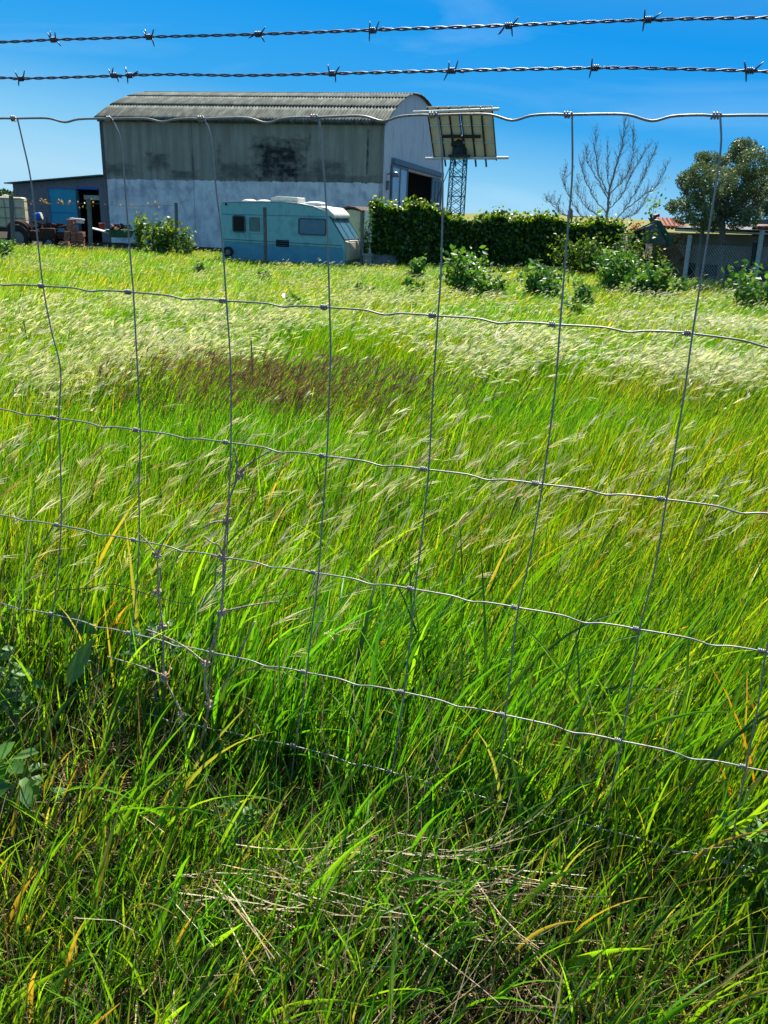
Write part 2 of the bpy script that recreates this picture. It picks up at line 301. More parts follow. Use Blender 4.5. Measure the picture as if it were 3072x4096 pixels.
# ------------------------------------------------------------------ ground, ridge
def grid(x0, x1, y0, y1, nx, ny):
    X, Y = np.meshgrid(np.linspace(x0, x1, nx), np.linspace(y0, y1, ny)); i = np.arange(nx*ny).reshape(ny, nx)
    return X.ravel(), Y.ravel(), np.stack([i[:-1, :-1], i[:-1, 1:], i[1:, 1:], i[1:, :-1]], -1).reshape(-1, 4)
ys = np.concatenate([[-3000, -300, -30], np.linspace(-5, 40, 160), [60, 100, 300, 1000, 4500]]); xs = np.concatenate([[-4500, -600, -100], np.linspace(-30, 30, 150), [100, 600, 4500]])
X, Y = np.meshgrid(xs, ys); i = np.arange(X.size).reshape(X.shape); Z = gz(np.clip(X, -30, 30), Y)
np_mesh('ground', np.stack([X.ravel(), Y.ravel(), Z.ravel()], 1), np.stack([i[:-1, :-1], i[:-1, 1:], i[1:, 1:], i[1:, :-1]], -1).reshape(-1, 4), M['soil'], kind='structure')
X, Yg, F = grid(-260, 460, 180, 560, 80, 30)
Zr = GFAR-.3+ (2.6*sstep(180, 330, Yg)+1.3*np.exp(-((X-60)/45)**2)*sstep(180, 330, Yg)+.5*np.sin(X/38))*1.0
np_mesh('hill', np.stack([X, Yg, Zr], 1), F, M['ridge'], kind='structure')

# ------------------------------------------------------------------ frames: a vertical plane through A..B, pixel -> (u, z)
class Frame:
    def __init__(s, A, B, z0):
        s.A = np.array([A[0], A[1], z0]); d = np.array([B[0]-A[0], B[1]-A[1], 0.0]); s.L = np.linalg.norm(d); s.d = d/s.L; s.n = np.array([-s.d[1], s.d[0], 0]); s.rz = math.atan2(s.d[1], s.d[0])
    def on(s, x, y, off=0.0):
        r = ray(x, y); t = ((s.A+s.n*off-_C)@s.n)/(r@s.n); q = _C+r*t-s.A; return float(q@s.d), float(q[2])
    def side(s, x, y, u):
        """pixel -> (depth v, z) on the plane at local x = u, square to the frame"""
        r = ray(x, y); o = s.A+s.d*u; t = ((o-_C)@s.d)/(r@s.d); q = _C+r*t-s.A; return float(q@s.n), float(q[2])
def pix(x, y, Y): return at(x, y, Y)
# ------------------------------------------------------------------ barn
A = at(395, 468, 49.68); B = at(1540, 483, 46.0)
bf = Frame(A, B, GFAR); BL = bf.L; EZ = float(B[2]-GFAR); BW = 17.0; RISE = 2.12; RAD = (8.5**2+RISE**2)/(2*RISE)
barn = empty('barn', tuple(bf.A), bf.rz, label='large grey rendered farm shed with whitewashed base and curved corrugated roof', cat='barn')
MB().box(0, BL, 0, .25, 0, EZ).build('front_wall', M['barnwall'], barn)
MB().box(0, BL, BW-.25, BW, 0, EZ).build('rear_wall', M['block'], barn)
def arcz(y): return EZ-(RAD-RISE)+math.sqrt(max(RAD**2-(y-8.5)**2, 0))
w0, zt0 = bf.side(1563, 661, BL); w1, _ = bf.side(1624, 682, BL); w2, zt2 = bf.side(1724, 712, BL); w3, zt3 = bf.side(1768, 738, BL)
w3 = min(w3, BW-.4)
OPZ = zt0-.05
def gable(x0, x1, hole):
    ysamp = np.linspace(.0, BW, 26); top = [(x0, y, arcz(y)) for y in ysamp][::-1]
    if hole: poly = [(x0, 0, 0), (x0, w0+.1, 0), (x0, w0+.1, OPZ), (x0, w3, OPZ), (x0, w3, 0), (x0, BW, 0)]+top
    else: poly = [(x0, 0, 0), (x0, BW, 0)]+top
    return MB().prism(poly, (x1-x0, 0, 0))
g = gable(BL+.003, BL-.22, True).build('gable_wall', M['gable'], barn)
gable(.003, .22, False).build('gable_wall', M['block'], barn, label='far left gable wall')
# corrugated sheets in overlapping rows
rows = 9; a0 = math.asin((8.5+.35)/RAD); m_ = MB(); V, F = [], []; nb = 0
nx = int((BL+.5)/.177*6); xs_ = np.linspace(-.22, BL+.22, nx)
for k in range(rows):
    aa = np.linspace(-a0+2*a0*k/rows, -a0+2*a0*(k+1)/rows, 5)
    lift = np.linspace(0.0, 1, 5); lift = (1-lift) if (k < rows/2) else lift
    AA, XX = np.meshgrid(aa, xs_, indexing='ij'); LL = np.repeat(lift[:, None], nx, 1)
    rr = RAD+.05+.022*LL+.045*np.sin(2*math.pi*XX/.177)
    P = np.stack([XX+.01*np.sin(k*7.), 8.5+rr*np.sin(AA), EZ-(RAD-RISE)+rr*np.cos(AA)], -1).reshape(-1, 3)
    i = np.arange(5*nx).reshape(5, nx)+nb; V.append(P); F.append(np.stack([i[:-1, :-1], i[:-1, 1:], i[1:, 1:], i[1:, :-1]], -1).reshape(-1, 4)); nb += 5*nx
rf = np_mesh('roof', np.concatenate(V), np.concatenate(F), M['fibre'], barn); s_ = rf.modifiers.new('s', 'SOLIDIFY'); s_.thickness = .012
MB().box(-.05, BL+.05, -.12, -.003, EZ-.22, EZ-.02).build('eaves_fascia', M['fibre'], barn)
xo = BL+.05
def pane_door(name, ya, yb, za, zb, n, pm, fm):
    q = MB(); t_ = .07
    q.box(xo, xo+.08, ya, yb, za, za+t_*2); q.box(xo, xo+.08, ya, yb, zb-t_*2, zb)
    for i in range(n+1):
        y = ya+(yb-ya)*i/n; q.box(xo, xo+.082, y-t_, y+t_, za+.01, zb-.01)
    d = q.build(name, fm, barn)
    for i in range(n):
        a_, b_ = ya+(yb-ya)*i/n+t_+.004, ya+(yb-ya)*(i+1)/n-t_-.004
        MB().box(xo+.02, xo+.045, a_, b_, za+.14, zb-.145).build('pane', pm, d)
    return d
d_ = pane_door('sliding_door', w0, w1, .08, OPZ+.12, 2, M['glass'], M['bluesteel']); d_['label'] = 'pale frosted sliding door leaf at near end'
d_ = pane_door('sliding_door', w2, w3, .08, zt2-.0, 3, M['darkpanel'], M['bluesteel']); d_['label'] = 'dark sliding door leaf at far end'
MB().box(BL+.005, BL+.20, w0+.1, w3+.1, OPZ+.14, OPZ+.42).build('door_rail', M['bluesteel'], barn)
MB().box(.3, BL-.3, .3, BW-.3, .0, .05).build('floor', M['concrete'], barn)
lm = MB(); lm.tube([(BL+.02, .8, 4.05), (BL+.35, .75, 4.2), (BL+.5, .7, 4.1)], .03); lm.lathe([(.02, .25), (.12, .2), (.19, .02), (.17, -.02)], 12, (BL+.5, .7, 3.95)); lm.box(BL+.01, BL+.16, .6, .95, 3.3, 3.75)
lm.build('outdoor_lamp', M['metalgrey'], barn)
# ------------------------------------------------------------------ lean-to left of the barn
lean = empty('lean_to_shed', tuple(bf.A), bf.rz, label='low grey block lean-to with blue door against left end of the big shed', cat='shed')
ul, zl = bf.on(50, 736); ur, zr = bf.on(407, 706); ur = -.02
dl, dz = bf.on(197, 752); dr, dzb = bf.on(302, 850); ol, oz = bf.on(306, 756)
def rz_(u): return zl+(zr-zl)*(u-ul)/(ur-ul)
oz = min(oz, rz_(ol)-.3)
MB().prism([(ul, 0, 0), (ol, 0, 0), (ol, 0, oz), (-.35, 0, oz), (-.35, 0, 0), (ur, 0, 0), (ur, 0, rz_(ur)), (ul, 0, rz_(ul))], (0, .2, 0)).build('front_wall', M['block'], lean)
MB().prism([(ul, .2, 0), (ul, 6, 0), (ul, 6, zl), (ul, .2, zl)], (.2, 0, 0)).build('side_wall', M['block'], lean)
MB().box(ul, ur, 6.0, 6.2, 0, zl).build('rear_wall', M['block'], lean)
MB().prism([(ul-.35, -.3, zl+.02-.02), (ur, -.3, zr+.02), (ur, -.3, zr+.10), (ul-.35, -.3, zl+.06)], (0, 6.8, 0)).build('roof', M['green'], lean)
dd = MB().box(dl, ol-.03, -.09, -.03, .3, dz).build('door', M['skyblue'], lean)
MB().box(dl+.05, ol-.08, -.105, -.092, (dz+.3)*.48, (dz+.3)*.48+.04).box(dl, dl+.05, -.105, -.092, .3, dz).box(dl, ol-.03, -.105, -.092, dz-.05, dz-.003).build('door_frame', M['blue'], dd)
MB().box(ol, -.35, -.06, .0-.003, oz-.003, oz+.12).build('lintel', M['blue'], lean)
MB().box(ol+.2, ol+1.5, .35, .5, oz-.55, oz-.3).build('shelf_board', M['board'], lean)
# ------------------------------------------------------------------ caravan
cf = Frame(at(884, 900, 33.2), at(1378, 900, 31.9), GFAR+.02)
cv = empty('caravan', tuple(cf.A), cf.rz, label='weathered pale turquoise touring caravan parked between the barn and the green field', cat='caravan')
CWD = 2.05
prof_px = [(893, 1022), (884, 990), (880, 826), (884, 812), (900, 809), (1061, 808), (1140, 810), (1187, 815), (1251, 827), (1293, 843), (1312, 862), (1344, 912), (1373, 962), (1379, 985), (1379, 1022)]
prof = [cf.on(x, y) for x, y in prof_px]; zb = .28; prof[0] = (prof[0][0], zb); prof[-1] = (prof[-1][0], zb)
q = MB(); q.prism([(u, 0, z) for u, z in prof], (0, CWD, 0)); q.build('body', M['tealpaint'], cv, bevel=.03)
# cream roof and front moulding as a strip that follows the outline
strip = prof[3:11]; q = MB()
for (a, b) in zip(strip[:-1], strip[1:]):
    nx_, nz_ = -(b[1]-a[1]), (b[0]-a[0]); l_ = math.hypot(nx_, nz_); nx_, nz_ = nx_/l_*.035, nz_/l_*.035
    q.prism([(a[0], -.02, a[1]), (b[0], -.02, b[1]), (b[0]+nx_, -.02, b[1]+nz_), (a[0]+nx_, -.02, a[1]+nz_)], (0, CWD+.04, 0))
q.build('roof_moulding', M['creamroof'], cv)
# bulging cream brow over the front window
b0, b1, b2, b3 = prof[8], prof[9], prof[10], prof[11]; q = MB()
q.prism([(b0[0], .06, b0[1]+.03), (b1[0]+.12, .06, b1[1]+.12), (b2[0]+.20, .06, b2[1]+.05), (b2[0]+.22, .06, b2[1]-.10), (b2[0]-.02, .06, b2[1]-.06), (b1[0], .06, b1[1]-.04)], (0, CWD-.12, 0)); q.build('front_brow', M['creamroof'], cv, bevel=.05)
# slanted front window, frame and lower nose
P2_, P3_ = np.array(prof[10]), np.array(prof[12]); sl = (P3_-P2_); ln = np.linalg.norm(sl); sl = sl/ln; nn = np.array([-sl[1], sl[0]])
if nn[0] < 0: nn = -nn
def onslant(t, off): p = P2_+sl*t*ln+nn*off; return p
def slab(q, t0, t1, y0, y1, o0, o1):
    a, b = onslant(t0, o0), onslant(t1, o0); c, d = onslant(t1, o1), onslant(t0, o1)
    q.prism([(a[0], y0, a[1]), (b[0], y0, b[1]), (c[0], y0, c[1]), (d[0], y0, d[1])], (0, y1-y0, 0)); return q
fw = slab(MB(), .10, .97, .12, CWD-.12, .004, .04).build('front_window', M['winblue'], cv)
q = MB(); slab(q, .05, .10, .06, CWD-.06, .003, .06); slab(q, .97, 1.0, .06, CWD-.06, .003, .06)
for yy in (.06, .62, 1.38, CWD-.12): slab(q, .101, .969, yy, yy+.06, .003, .055)
q.build('window_frame', M['trim'], fw)
pn, pm = prof[12], prof[13]; q = MB()
q.prism([(pn[0]+.01, .04, pn[1]), (pn[0]+.17, .04, pn[1]-.05), (pm[0]+.19, .04, .75), (pm[0]+.13, .04, .4), (pm[0]+.01, .04, .36)], (0, CWD-.08, 0)); q.build('nose_panel', M['beige'], cv, bevel=.04)
MB().tube([(pn[0]+.19, .1, pn[1]-.02), (pn[0]+.25, 1.0, pn[1]-.02), (pn[0]+.19, CWD-.1, pn[1]-.02)], .03).build('grab_rail', M['whitep'], cv)
def rrect(u0, u1, z0, z1, r, n=5):
    pts = []
    for cx, cz, a in ((u1-r, z1-r, 0), (u0+r, z1-r, 90), (u0+r, z0+r, 180), (u1-r, z0+r, 270)):
        for i in range(n+1): t = math.radians(a+90*i/n); pts.append((cx+r*math.cos(t), cz+r*math.sin(t)))
    return pts
def cwin(x0, y0, x1, y1, pmat, fmat, r=.09):
    u0, z1 = cf.on(x0, (y0)); u1, z0 = cf.on(x1, y1); zc0 = cf.on(x0, y1)[1]; z0 = (z0+zc0)/2
    outer = rrect(u0, u1, z0, z1, r); inner = rrect(u0+.045, u1-.045, z0+.045, z1-.045, r*.7); n = len(outer)
    p = MB().prism([(u, -.022, z) for u, z in rrect(u0+.04, u1-.04, z0+.04, z1-.04, r*.7)][::-1], (0, .02, 0)).build('window', pmat, cv)
    V = [(u, -.04, z) for u, z in outer]+[(u, -.04, z) for u, z in inner]+[(u, -.002, z) for u, z in outer]+[(u, -.002, z) for u, z in inner]
    F = []
    for i in range(n):
        j = (i+1) % n; F += [(i, j, n+j, n+i), (i, 2*n+i, 2*n+j, j), (n+i, n+j, 3*n+j, 3*n+i)]
    MB().add(V, F).build('frame', fmat, p)
    return p
cwin(930, 860, 983, 929, M['winblack'], M['trim'])['label'] = 'black window'
cwin(993, 863, 1048, 932, M['wingreen'], M['tealpaint'])['label'] = 'window with green blind'
cwin(1194, 871, 1306, 941, M['winblue'], M['trim'])['label'] = 'wide blue window near front'
uu, zz = cf.on(1105, 959); ub, zbb = cf.on(1156, 988)
q = MB().box(uu, ub, -.02, -.003, zbb, zz); q.build('vent_hatch', M['black'], cv)
for k in range(4): MB().box(uu+.02, ub-.02, -.035, -.021, zbb+.04+k*.07, zbb+.065+k*.07).build('vent_slat', M['trim'], cv) if k < 3 else None
for (xa, ya, xb, yb, h) in ((893, 957, 1372, 984, .022), (893, 966, 1372, 994, .015), (890, 857, 1330, 868, .012)):
    a, b = cf.on(xa, ya), cf.on(xb, yb)
    MB().prism([(a[0], -.012, a[1]), (b[0]-.03, -.012, b[1]), (b[0]-.03, -.012, b[1]+h), (a[0], -.012, a[1]+h)], (0, .009, 0)).build('trim_strip', M['trim'], cv)
a, b = cf.on(893, 968), cf.on(1376, 996)
MB().prism([(a[0]+.03, -.008, a[1]), (b[0]-.02, -.008, b[1]), (b[0]-.02, -.008, .22), (a[0]+.05, -.008, .22)], (0, .006, 0)).build('skirt', M['skirt'], cv)
for (xa, xb, yt, yb_, mt) in ((946, 1002, 795, 808, 'creamroof'), (1004, 1061, 797, 808, 'creamroof'), (1196, 1287, 804, 824, 'whitep')):
    u0, zt = cf.on(xa, yt); u1, z_ = cf.on(xb, yb_); zr_ = zt-.10
    MB().lathe([(.5, -.04), (.5, .02), (.42, .07), (.25, .10), (.02, .11)], 16).build('roof_vent', M[mt], cv, smooth=True)
    o = bpy.context.scene.objects[-1] if False else COL.objects[-1]
    o.scale = ((u1-u0)/1.0, .7, 1.0); o.location = ((u0+u1)/2, .55, zr_+.0)
u0, zt = cf.on(1069, 785); u1, z_ = cf.on(1181, 809)
MB().prism([(u0+.05, .3, z_), (u1, .3, z_), (u1-.03, .3, zt+.0), (u0+.3, .3, zt+.02), (u0, .3, z_+.12)], (0, .8, 0)).build('roof_locker', M['creamroof'], cv, bevel=.03)
MB().lathe([(.045, 0), (.045, .02), (.02, .03)], 10).build('marker_light', M['rubber'], cv); o = COL.objects[-1]; u_, z_ = cf.on(905, 817); o.location = (u_, -.005, z_); o.rotation_euler = (math.pi/2, 0, 0)
uw = cf.L*.47
def wheel(parent, u, y, z, r, wdt, name='wheel'):
    t_ = MB().lathe([(r*.55, -wdt/2), (r*.9, -wdt/2), (r, -wdt*.3), (r, wdt*.3), (r*.9, wdt/2), (r*.55, wdt/2), (r*.5, 0)], 24).build(name, M['rubber'], parent, smooth=True)
    t_.location = (u, y, z); t_.rotation_euler = (math.pi/2, 0, 0)
    MB().lathe([(r*.1, wdt*.35), (r*.5, wdt*.25), (r*.56, wdt*.42), (r*.56, -wdt*.4), (r*.1, -wdt*.2)], 20).build('rim', M['metalgrey'], t_)
    return t_
wheel(cv, uw, .16, .30, .31, .2); wheel(cv, uw, CWD-.16, .30, .31, .2)
MB().box(.5, cf.L-.4, .3, CWD-.3, .18, .27).build('chassis', M['beam'], cv)
ty = empty('loose_tyre', (0, 0, 0), label='small dark tyre leaning at the rear corner of the caravan', cat='tyre')
tp = at(911, 980, 33.05); ty.location = (tp[0], tp[1], float(GFAR)); wheel(ty, 0, 0, .52, .20, .14, 'tyre')
# ------------------------------------------------------------------ old camper body behind the caravan
kf = Frame(at(1366, 900, 35.2), at(1496, 900, 34.4), GFAR)
kb = empty('camper_body', tuple(kf.A), kf.rz, label='old beige camper shell with curved brown roof edge behind the caravan nose', cat='camper')
zk = kf.on(1400, 832)[1]; uk = kf.L
q = MB().prism([(0, 0, .3), (uk*.62, 0, .3), (uk*.62, 0, zk-.12), (uk*.3, 0, zk-.05), (0, 0, zk-.12)], (0, 3, 0)).build('body', M['beige'], kb)
q = MB(); top = [(-.1, zk-.22), (.05, zk-.08), (uk*.25, zk), (uk*.45, zk-.02), (uk*.66, zk-.14)]
for a, b in zip(top[:-1], top[1:]): q.prism([(a[0], -.12, a[1]), (b[0], -.12, b[1]), (b[0], -.12, b[1]+.07), (a[0], -.12, a[1]+.07)], (0, 3.1, 0))
q.build('roof', M['rust'], kb)
MB().prism([(uk*.66, .1, .3), (uk*1.05, .1, .3), (uk*1.05, .1, zk-.12), (uk*.9, .1, zk-.05), (uk*.66, .1, zk-.08)], (0, 2.6, 0)).build('side_panel', M['whitep'], kb)
# ------------------------------------------------------------------ posts at the field edge
PG = 'posts along the far edge of the field'
def post(x0, y0, x1, y1, Y, mt, label, wpx, name='fence_post', group=PG, lean_y=0):
    a, b = at(x0, y0, Y+lean_y), at(x1, y1, Y); b[2] = min(b[2], float(gz(b[0], b[1]))-.1); w_ = wpx/3500*Y/2
    q = MB(); q.tube(catmull([b, (a+b)/2+np.array([.01, 0, 0]), a], 3), w_, 8); return q.build(name, M[mt], label=label, cat='post', group=group)
post(44, 783, 46, 940, 37, 'post', 'thick weathered post in front of the cream tank', 18)
post(354, 792, 358, 940, 37, 'post', 'grey post standing before the dark shed opening', 18)
post(704, 811, 706, 985, 36, 'post', 'post wrapped in leaves inside the vine shrub', 14)
post(1059, 829, 1060, 1010, 31.0, 'bark', 'dark wooden post standing in front of the caravan side', 14)
post(1448, 847, 1446, 1045, 32.5, 'post', 'grey post at the caravan nose beside the ivy wall', 14)
cb_ = at(1469, 1032, 32.4); MB().box(cb_[0]-.16, cb_[0]+.16, cb_[1], cb_[1]+.25, GFAR, float(cb_[2])+.08).box(cb_[0]-.20, cb_[0]+.20, cb_[1]-.03, cb_[1]+.28, float(cb_[2])+.083, float(cb_[2])+.15).build('concrete_block', M['concrete'], label='small pale concrete block on the ground beside the ivy wall', cat='block')
wa, wb = at(44, 806, 37), at(704, 822, 36.5); q = MB(); q.tube([wa+(wb-wa)*t+np.array([0, 0, -.06*math.sin(math.pi*t*2)**2]) for t in np.linspace(0, 1, 15)], .006, 4)
sw = q.build('strand_wire', M['oldwire'], label='thin wire strand carrying dry vine leaves between the far posts', cat='wire')
n = 46; t = np.concatenate([rnd(.12, .5, 36), rnd(.5, .95, 10)]); cen = wa+(wb-wa)*t[:, None]+RNG.normal(0, 1, (n, 3))*np.array([.03, .03, .10])
V, F, C = leaves(cen, rnd(.07, .15, n), .7, pal(n, [(.34, .22, .07), (.22, .13, .05), (.42, .32, .12)], [1, 1, 1])); np_mesh('dry_leaves', V, F, M['leaf'], sw, C)
# ------------------------------------------------------------------ yard clutter at the left
def obx(c, sx, sy, sz, rz=0.0, tilt=0.0):
    """oriented box helper: centre, half sizes"""
    R_ = Matrix.Rotation(rz, 3, 'Z') @ Matrix.Rotation(tilt, 3, 'Y'); return (c, R_ @ Vector((sx, 0, 0)), R_ @ Vector((0, sy, 0)), R_ @ Vector((0, 0, sz)))
ta, tb = at(0, 786, 39.5), at(84, 905, 39.5)
tank = empty('water_tank', (float(tb[0]-.85), 40.2, GFAR), .25, label='cream plastic bulk tank at the far left edge of the yard', cat='tank')
zt = float(ta[2]-GFAR)
MB().box(-.8, .8, -.6, .6, zt-1.35, zt).build('body', M['cream'], tank, bevel=.09)
MB().lathe([(.16, zt+.003), (.16, zt+.07), (.02, zt+.09)], 14).build('cap', M['whitep'], tank)
q = MB()
for zz in (zt-1.3, zt-.9, zt-.45, zt-.08): q.tube([(-.83, -.63, zz), (.83, -.63, zz), (.83, .63, zz), (-.83, .63, zz), (-.83, -.63, zz)], .014, 6)
for xx in np.linspace(-.83, .83, 5): q.tube([(xx, -.635, zt-1.35), (xx, -.635, zt-.05)], .013, 6)
q.build('cage', M['metalgrey'], tank)
q = MB(); [q.box(-.85, .85, y-.08, y+.08, zt-1.5, zt-1.36) for y in (-.5, 0, .5)]; q.box(-.85, -.7, -.6, .6, 0, zt-1.5-.003).box(.7, .85, -.6, .6, 0, zt-1.5-.003); q.build('stand', M['beam'], tank)
# rusty farm trailer / implement
ra, rb = at(95, 870, 38.2), at(250, 870, 38.6)
tr = empty('old_tractor', (float(ra[0]), float(ra[1]), GFAR), math.atan2(rb[1]-ra[1], rb[0]-ra[0]), label='small rusty brown tractor with dark wheels parked in front of the block lean-to', cat='tractor')
def tz(y, Y=38.4): return float(at(170, y, Y)[2])-GFAR
q = MB().box(.1, 1.7, -.28, .28, .55, .98).box(.9, 1.75, -.3, .3, .6, 1.12); q.build('bonnet', M['rust'], tr, bevel=.05)
wheel(tr, -.35, -.5, .62, .62, .3); wheel(tr, -.35, .5, .62, .62, .3); wheel(tr, 1.35, -.45, .38, .38, .18); wheel(tr, 1.35, .45, .38, .38, .18)
q = MB()
for s_ in (-.5, .5): q.tube(catmull([(-.95, s_, .95), (-.7, s_, 1.28), (-.3, s_, 1.36), (.15, s_, 1.2), (.3, s_, .9)], 4), .09, 8)
q.build('mudguard', M['rust'], tr)
MB().box(-.55, -.1, -.22, .22, 1.15, 1.25).box(-.62, -.55, -.22, .22, 1.15, 1.5).build('seat', M['rubber'], tr, bevel=.03)
MB().tube([(.5, 0, .98), (.3, 0, 1.35)], .02).tube([(.3+.02*math.sin(a), .2*math.cos(a), 1.36+.2*math.sin(a)*.3) for a in np.linspace(0, 6.28, 15)], .015, 6).build('steering_wheel', M['rubber'], tr)
MB().tube([(1.3, .1, 1.12), (1.3, .1, 1.65)], .03).build('exhaust', M['rust'], tr)
dp = at(122, 851, 38.0); dr_ = empty('blue_drum', (float(dp[0]), float(dp[1])+.35, float(dp[2])-.14), label='blue plastic drum with white lid lying on top of the tractor', cat='drum')
MB().lathe([(.02, 0), (.2, .0), (.22, .05), (.22, .16), (.23, .18), (.22, .2), (.22, .36), (.19, .42), (.02, .42)], 18).build('barrel', M['blue'], dr_, smooth=False); COL.objects[-1].rotation_euler = (0, math.radians(78), .1)
MB().lathe([(.02, .425), (.2, .425), (.2, .45), (.02, .46)], 18).build('lid', M['whitep'], dr_); COL.objects[-1].rotation_euler = (0, math.radians(78), .1)
tr.scale = (.72, .72, .88); dr_.scale = (.75, .75, .75); dr_.location.z = GFAR+1.42
# flat rusty trailer with scrap
sa = at(215, 890, 39.0); cart = empty('scrap_trailer', (float(sa[0]), float(sa[1]), GFAR), -.1, label='low flat trailer loaded with brown scrap below the blue door', cat='trailer')
MB().box(-.9, .9, -.5, .5, .55, .63).box(-.9, .9, -.53, -.5, .63, .85).box(-.93, -.9, -.5, .5, .63, .95).build('bed', M['rust'], cart)
wheel(cart, 0, -.55, .3, .3, .16); wheel(cart, 0, .55, .3, .3, .16)
q = MB()
for k in range(26): q.obox(*obx((random.uniform(-.8, .8), random.uniform(-.4, .4), random.uniform(.75, 1.15)), random.uniform(.1, .45), random.uniform(.03, .08), random.uniform(.015, .07), random.uniform(0, 3), random.uniform(-.4, .4)))
q.build('scrap', M['rust'], cart)
# terracotta stacks
def stack(px, py, wdt, h, label, n, Y=38.0, mt='brick'):
    c = at(px, py, Y); o = empty('tile_stack', (float(c[0]), Y, GFAR), random.uniform(-.2, .2), label=label, cat='tiles', group='terracotta stacks in front of the shed')
    lay = int(h/.10)
    for k in range(lay):
        q = MB()
        m2 = max(1, int(n*(1-k/lay*.55)))
        for j in range(m2):
            x = (j-(m2-1)/2)*wdt/n+random.uniform(-.03, .03); q.obox(*obx((x, random.uniform(-.05, .05), .05+k*.10), wdt/n*.46, .22, .043, random.uniform(-.12, .12), random.uniform(-.05, .05)))
        q.build('tile_row', M[mt], o)
    return o
stack(286, 900, .85, 1.42, 'tallest terracotta brick stack beside the grey post', 3); stack(322, 905, .5, .95, 'lower terracotta stack leaning right of the tallest one', 2, 37.8); stack(258, 925, .8, .5, 'low spill of broken terracotta pieces at the field edge', 4, 37.3)
pc = at(303, 876, 38.4); MB().obox(*obx((float(pc[0])+.1, 38.3, float(pc[2])), .28, .2, .03, .1, .05)).obox(*obx((float(pc[0])+.1, 38.3, float(pc[2])-.1), .24, .17, .06, .1, .05)).build('white_crate', M['whitep'], label='small white crate lying behind the terracotta stacks', cat='crate')
bc = at(408, 922, 37.5); q = MB(); q.obox(*obx((float(bc[0]), 37.6, float(bc[2])-.02), .50, .35, .02, .1, .22)); q.build('pale_board', M['board'], label='pale board lying tilted right of the grey post', cat='board')
ub = at(408, 905, 39); MB().lathe([(.10, -.2), (.14, .12), (.15, .13), (.13, .12), (.09, -.19)], 16, (float(ub[0]), 39.0, float(ub[2]))).build('red_bucket', M['red'], label='small red bucket behind the pale board', cat='bucket')
gc = at(478, 930, 37.6); gt = empty('green_tub', (float(gc[0]), 37.7, float(gc[2])-.2), label='shallow green tub holding brown debris near the whitewashed wall', cat='tub')
MB().lathe([(.02, 0), (.45, 0), (.62, .30), (.65, .31), (.60, .29), (.43, .03), (.02, .03)], 20).build('basin', M['green'], gt)
q = MB(); [q.obox(*obx((random.uniform(-.35, .35), random.uniform(-.3, .3), random.uniform(.25, .5)), random.uniform(.08, .25), .05, .04, random.uniform(0, 3), random.uniform(-.5, .5))) for k in range(18)]; q.build('debris', M['rust'], gt)
# ------------------------------------------------------------------ lattice mast with solar array
mb0, mt0 = at(1819, 880, 42.0), at(1836, 628, 42.0)
mast = empty('solar_tracker', (float(mb0[0]), 42.0, GFAR), .2, label='tall lattice mast carrying a tilted solar array seen from behind', cat='solar tracker')
HT = float(mt0[2])-GFAR; lx = float(mt0[0]-mb0[0])*1.0; hw = .36
def legp(sx, sy, z): return (lx*z/HT+sx*(hw-.05*z/HT), sy*(hw-.05*z/HT), z)
for sx in (-1, 1):
    for sy in (-1, 1): MB().tube([legp(sx, sy, 0), legp(sx, sy, HT)], .032, 6).build('mast_leg', M['mast'], mast)
nb_ = 11
for (s0, s1) in (((-1, -1), (1, -1)), ((1, -1), (1, 1)), ((1, 1), (-1, 1)), ((-1, 1), (-1, -1))):
    q = MB()
    for k in range(nb_):
        za, zb2 = HT*k/nb_, HT*(k+1)/nb_
        q.tube([legp(*s0, za), legp(*s1, zb2)], .017, 5); q.tube([legp(*s1, za), legp(*s0, zb2)], .017, 5)
        if k % 2 == 0: q.tube([legp(*s0, zb2), legp(*s1, zb2)], .018, 5)
    q.build('lattice_bracing', M['mast'], mast)
MB().box(lx-.42, lx+.42, -.42, .42, HT, HT+.10).lathe([(.34, HT+.103), (.34, HT+.35), (.24, HT+.5), (.2, HT+.8), (.02, HT+.85)], 14, (lx, 0, 0)).tube([(lx-.4, 0, HT+.55), (lx+.55, -.05, HT+.55)], .12).build('drive_head', M['beam'], mast)
q = MB(); q.tube(catmull([(lx-.3, -.2, HT), (lx-1.0, -.1, HT-2.1), (lx-.5, -.35, HT-2.5), (lx-.35, -.36, HT-3.2)], 5), .02, 5); q.box(lx-.55, lx-.3, -.5, -.38, HT-2.9, HT-2.4); q.build('cable', M['beam'], mast)
# array, in its own plane: a = along, u = up the slope
be, ti = math.radians(21), math.radians(35)
a_ = np.array([math.cos(be), -math.sin(be), 0.0]); u_ = np.array([-math.sin(be)*math.sin(ti), -math.cos(be)*math.sin(ti), math.cos(ti)]); n_ = np.cross(u_, a_); n_ = n_ if n_[1] > 0 else -n_
pcn = at(1850, 534, 41.6); W2, H2 = 1.52, 1.28
ox = np.array([mb0[0], 42.0, GFAR]); Rm = np.array([[math.cos(.2), -math.sin(.2), 0], [math.sin(.2), math.cos(.2), 0], [0, 0, 1]])
def AP(s, t, o=0.0): return (pcn+a_*s+u_*t+n_*o-ox)@Rm
def aslab(q, s0, s1, t0, t1, o0, o1):
    P = [AP(s, t, o) for o in (o0, o1) for t in (t0, t1) for s in (s0, s1)]; return q.add(P, [(0, 2, 3, 1), (4, 5, 7, 6), (0, 1, 5, 4), (2, 6, 7, 3), (0, 4, 6, 2), (1, 3, 7, 5)])
rowt = [(-H2, -H2*.36), (-H2*.30, H2*.28), (H2*.34, H2)]
cols = [-W2, -W2*.66, -W2*.33, -.03, .05, W2*.33, W2*.66, W2]
